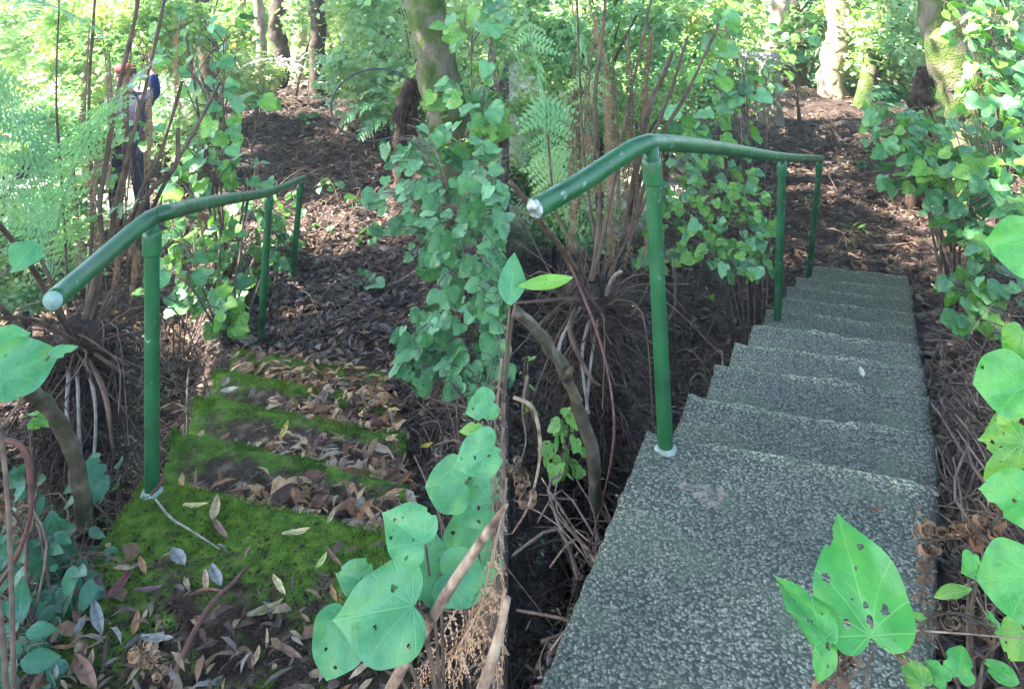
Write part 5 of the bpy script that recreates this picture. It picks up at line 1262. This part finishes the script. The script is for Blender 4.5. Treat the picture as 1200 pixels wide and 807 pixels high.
for i, (x, y, s) in enumerate([(4.6, 3.4, .7), (5.6, 5.2, .9), (6.8, 7.0, 1.0), (3.6, 1.4, .6), (8.5, 8.5, 1.1), (6.2, 2.2, .9), (-4.4, 3.6, .7), (-5.2, 1.8, .8), (-3.6, .6, .6), (-6.8, 5.0, .9), (7.8, 4.4, 1.0), (4.2, -.8, .8)]):
    zg = gz(x, y); c = Vector((x, y, zg+s*.75)); me, cc = FOL['shrub2' if i % 2 else 'shrub'][i % 3]
    root = thing('shrub', 'leafy shrub beside the wood floor, outside the picture', 'shrub', (x, y, zg), 'shrubs outside the picture')
    mb = MB()
    for j in range(4): mb.tube([Vector((x, y, zg-.1)), Vector((x, y, zg)).lerp(c, .6), c+Vector(cc[j*7])*s*.8], [.03, .02, .008], 4, 4)
    mb.build('stem', M['bark_dark'], root)
    put('foliage', me, root, Matrix.Translation(c) @ Matrix.Rotation(i*1.3, 4, 'Z') @ Matrix.Scale(s, 4))
# unseen trees with crowns placed for shade and sun gaps (trunks outside the picture)
for i, (x, y, cx, cy, cz, s) in enumerate([(-8, 1, -7.2, 2.5, 8.6, 1.1), (-8.5, 5.5, -4.9, 5.0, 8.8, 1.0), (-3, -3, -3.6, 0, 9.0, 1.1), (-8, -3, -7.5, -2, 8.6, 1.1), (7, 4, 3.0, 4.5, 9.4, 1.1), (8, 9, -.6, 8.6, 10.2, .8), (5, -4, 1.5, -2.5, 9, 1.0), (-11, 8, -8.3, 8.2, 9.2, .75), (-7, -6, -3, -4, 8.8, 1.0), (8, 14, 4, 12, 10, 1)]):
    gzv = gz(x, y)
    tree('unseen forest tree outside the picture with its crown placed to shade the steps', (x, y, gzv), [Vector((x, y, gzv-.2)), Vector((x*.97, y, 4)), Vector((x*.9+cx*.1, y*.9+cy*.1, 6.2)), Vector((x*.5+cx*.5, y*.5+cy*.5, 7.6))], [.24, .2, .17, .13], 'bark_dark', (cx, cy, cz), 'crown', s, 'shade trees around the steps', seed=60+i)

# bare thin poles between the shrubs
r = random.Random(404)
for left in (True, False):
    for i in range(16):
        px = r.uniform(190, 590) if left else r.uniform(640, 1190); y = r.uniform(8.5, 17); b = P(px, 100, y); b.z = gz(b.x, b.y)
        if min(abs(b.x-np.interp(y, *(LxL if left else RxL))), abs(b.x-np.interp(y, *(LxR if left else RxR)))) < .25 or (np.interp(y, *(LxL if left else RxL)) < b.x < np.interp(y, *(LxR if left else RxR)) and y < 13): continue
        ln = r.gauss(0, .5); q = r.uniform(.012, .035)
        root = thing('sapling_pole', 'thin bare stem between the background shrubs of the %s half' % ('left' if left else 'right'), 'sapling', b, 'thin bare stems of the %s half' % ('left' if left else 'right'))
        MB().tube([b-Vector((0, 0, .1)), b+Vector((ln*.3, 0, .9)), b+Vector((ln*.7+r.gauss(0, .1), 0, 1.9)), b+Vector((ln*1.3, 0, 3.4))], [q, q*.9, q*.7, q*.4], 6, 5, wob=.3).build('stem', M[r.choice(['bark_dark', 'bark_dark', 'stalk_pale'])], root)
        for j in range(3):
            h = r.uniform(.6, 2.4); s0 = b+Vector((ln*h*.36, 0, h)); e = s0+Vector((r.gauss(0, .4), r.gauss(0, .2), r.uniform(.2, .6)))
            MB().tube([s0, s0.lerp(e, .5)+Vector((0, 0, .04)), e], [q*.5, q*.2], 4, 4).build('side_twig', M['bark_dark'], root)
# ------------------------------------------------------------------ hose loop, netting
def hose():
    y = 9.6; c = P(440, 122, y); rx = 52*y/FPX; rz = 38*y/FPX; pts = []
    for i in range(34):
        a = R(20+i*10.2); pts.append(c+Vector((math.cos(a)*rx, math.sin(a)*.22, math.sin(a)*rz)))
    c.z -= 0
    pts.append(ground_pt(470, 165)+Vector((0, 0, .02)))
    o = MB().tube(pts, .014, 8, 2).build('hose_loop', M['hose'], None, pts[0]); tag(o, 'loop of black hose standing up on the leafy path near its far end', 'hose')
hose()
M['lichen'] = rough_mat('pale_lichen_wood', [(.3, (.35, .32, .30)), (.7, (.65, .62, .60))], 20, .8, .4)
def pale(px0, px1, py, y, label, seed):
    r = random.Random(seed); b = gxy(px0+8, py, y); root = thing('dead_branch', label, 'branch', b)
    main = [b, P(px0+10, py+12, y), P((px0+px1)/2, py-2, y), P(px1, py, y)]
    MB().tube(main, [.03, .025, .02, .008], 6, 6, wob=.4).build('limb', M['lichen'], root)
    mb = MB()
    for _ in range(46):
        x = r.uniform(px0, px1); z0 = py+r.gauss(0, 2); e = P(x+r.gauss(0, 16), py+abs(r.gauss(10, 10))*r.choice((1, 1, -.5)), y+r.gauss(0, .2)); mb.tube([P(x, z0, y), P(x, z0, y).lerp(e, .5)+Vector((0, 0, .03)), e], [.009, .004], 4, 4)
    mb.build('twig', M['lichen'], root)
pale(862, 912, 66, 10.5, 'pale lichen-white dead branch catching the sun, right half', 1); pale(270, 350, 72, 12.0, 'pale lichen-white dead branch lying level in front of the sunlit trunks, left half', 2)

# ------------------------------------------------------------------ person behind the stalks
def person():
    y = 7.3; f = gxy(152, 250, y); f.z = gz(f.x, f.y); h = 1.66
    root = thing('person', 'person in purple jacket and dark trousers, blue-sleeved arm raised, half hidden behind dead fern stalks', 'person', f)
    S = lambda x, z, d=0: f+Vector((x*1.0, d, z))
    V = [S(0, .92), S(0, 1.10), S(-.01, 1.30), S(-.02, 1.44), S(-.03, 1.52), S(-.04, 1.60), S(-.045, 1.70),
         S(-.09, .88), S(-.11, .50, -.04), S(-.12, .09, .02), S(-.13, .035, -.14), S(.09, .88), S(.14, .50, -.05), S(.16, .09, .0), S(.18, .035, -.15),
         S(-.17, 1.40), S(-.26, 1.15, -.02), S(-.22, .93, -.14), S(-.20, .86, -.18), S(.16, 1.42), S(.30, 1.50, -.12), S(.36, 1.66, -.28), S(.37, 1.74, -.31)]
    E = [(0, 1), (1, 2), (2, 3), (3, 4), (4, 5), (5, 6), (0, 7), (7, 8), (8, 9), (9, 10), (0, 11), (11, 12), (12, 13), (13, 14), (2, 15), (15, 16), (16, 17), (17, 18), (2, 19), (19, 20), (20, 21), (21, 22)]
    rad = [.15, .14, .16, .08, .055, .085, .07, .10, .07, .05, .04, .10, .07, .05, .04, .075, .055, .042, .035, .075, .055, .042, .035]
    def skin(V, E, rad, name, mats, sub=2, root_i=0):
        me = bpy.data.meshes.new(name); me.from_pydata([tuple(v) for v in V], E, [])
        o = bpy.data.objects.new('tmp', me); C.objects.link(o); o.modifiers.new('s', 'SKIN')
        for i, q in enumerate(me.skin_vertices[0].data): q.radius = (rad[i], rad[i]); q.use_root = (i == root_i)
        sm = o.modifiers.new('b', 'SUBSURF'); sm.levels = sub; sm.render_levels = sub
        dg = bpy.context.evaluated_depsgraph_get(); m2 = bpy.data.meshes.new_from_object(o.evaluated_get(dg)); bpy.data.objects.remove(o)
        m2.polygons.foreach_set('use_smooth', [True]*len(m2.polygons)); m2.materials.clear()
        for q in mats: m2.materials.append(q)
        return m2
    def cloth(n, a, b): return rough_mat(n, [(.3, a), (.7, b)], 20, .85, .6)
    sk_ = cloth('skin', (.42, .24, .17), (.5, .3, .22)); ja = cloth('jacket', (.018, .015, .035), (.05, .04, .085)); tr = cloth('trousers', (.012, .012, .022), (.03, .03, .05)); bl = cloth('blue_sleeve', (.008, .03, .12), (.015, .05, .18)); bo = cloth('boot', (.02, .015, .01), (.04, .03, .02))
    m = skin(V, E, rad, 'body', [sk_, ja, tr, bo, bl])
    for p in m.polygons:
        q = p.center-f
        arm_r = q.x > .2 and q.z > 1.3
        p.material_index = 0 if (q.z > 1.49 and abs(q.x) < .15) or (q.z > 1.70 and q.x > .3) or (q.z < .92 and q.x < -.16 and q.z > .7) else 4 if arm_r else 3 if q.z < .12 else 2 if q.z < .90 and abs(q.x) < .2 else 1
    m.transform(Matrix.Translation(-f)); b = put('body', m, root, Matrix.Translation(f))
    hc = S(-.045, 1.63)
    def blob(name, c, r3, mat, n=10):
        bm = bmesh.new(); bmesh.ops.create_uvsphere(bm, u_segments=14, v_segments=n, radius=1)
        for v in bm.verts: v.co = Vector((v.co.x*r3[0], v.co.y*r3[1], v.co.z*r3[2]))*(1+.06*noise.noise(v.co*3))
        me = bpy.data.meshes.new(name); bm.to_mesh(me); bm.free(); me.polygons.foreach_set('use_smooth', [True]*len(me.polygons)); return put(name, me, root, Matrix.Translation(c), mat)
    blob('nose', hc+Vector((0, -.10, -.01)), (.013, .02, .022), sk_); blob('eye', hc+Vector((-.032, -.082, .02)), (.012, .01, .008), tr); blob('eye', hc+Vector((.032, -.082, .02)), (.012, .01, .008), tr)
    blob('mouth', hc+Vector((0, -.088, -.05)), (.022, .008, .006), cloth('lip', (.35, .12, .1), (.4, .16, .12))); blob('ear', hc+Vector((-.085, 0, 0)), (.012, .022, .032), sk_); blob('ear', hc+Vector((.085, 0, 0)), (.012, .022, .032), sk_)
    blob('hair', hc+Vector((0, .022, .03)), (.092, .095, .085), cloth('hair', (.03, .018, .01), (.06, .035, .02)))
    blob('cap', hc+Vector((0, .005, .075)), (.094, .105, .052), cloth('red_cap', (.13, .02, .02), (.19, .035, .03)))
    # hands: palm, four fingers and thumb in one skinned piece each
    for (c, d, s) in ((S(-.20, .86, -.18), Vector((.02, -.05, -1)), 1), (S(.37, 1.74, -.31), Vector((.02, -.1, 1)), -1)):
        d = d.normalized(); sx = Vector((1, 0, 0)); pal = c+d*.06; HV = [c, pal]; HE = [(0, 1)]; HR = [.024, .034]
        for j, (o_, L) in enumerate(((-.028, .062), (-.01, .072), (.01, .068), (.028, .052))):
            k0 = len(HV); HV += [pal+sx*o_+d*.03, pal+sx*o_*1.15+d*(.03+L*.5)+Vector((0, -.008, 0)), pal+sx*o_*1.2+d*(.03+L)+Vector((0, -.028, 0))]; HE += [(1, k0), (k0, k0+1), (k0+1, k0+2)]; HR += [.010, .009, .008]
        k0 = len(HV); HV += [c+d*.03+sx*.035*s+Vector((0, -.01, 0)), c+d*.07+sx*.06*s+Vector((0, -.02, 0))]; HE += [(0, k0), (k0, k0+1)]; HR += [.013, .009]
        hm = skin(HV, HE, HR, 'hand', [sk_], 1, 1); hm.transform(Matrix.Translation(-c)); put('hand', hm, root, Matrix.Translation(c))
person()

# ------------------------------------------------------------------ haze added to imitate veiling glare
if GLARE_HAZE:
    bm = bmesh.new(); bmesh.ops.create_cube(bm, size=1)
    for v in bm.verts: v.co = Vector((v.co.x*180, v.co.y*150+45, v.co.z*33-2))
    me = bpy.data.meshes.new('glare_haze'); bm.to_mesh(me); bm.free()
    hm = bpy.data.materials.new('glare_haze'); hm.use_nodes = True; t = hm.node_tree; t.nodes.remove(t.nodes['Principled BSDF'])
    pv = t.nodes.new('ShaderNodeVolumePrincipled'); pv.inputs['Density'].default_value = GLARE_HAZE; pv.inputs['Color'].default_value = (.92, .96, 1, 1); pv.inputs['Anisotropy'].default_value = .3
    t.links.new(pv.outputs[0], t.nodes['Material Output'].inputs['Volume'])
    tag(put('glare_haze', me, mat=hm), kind='stuff')
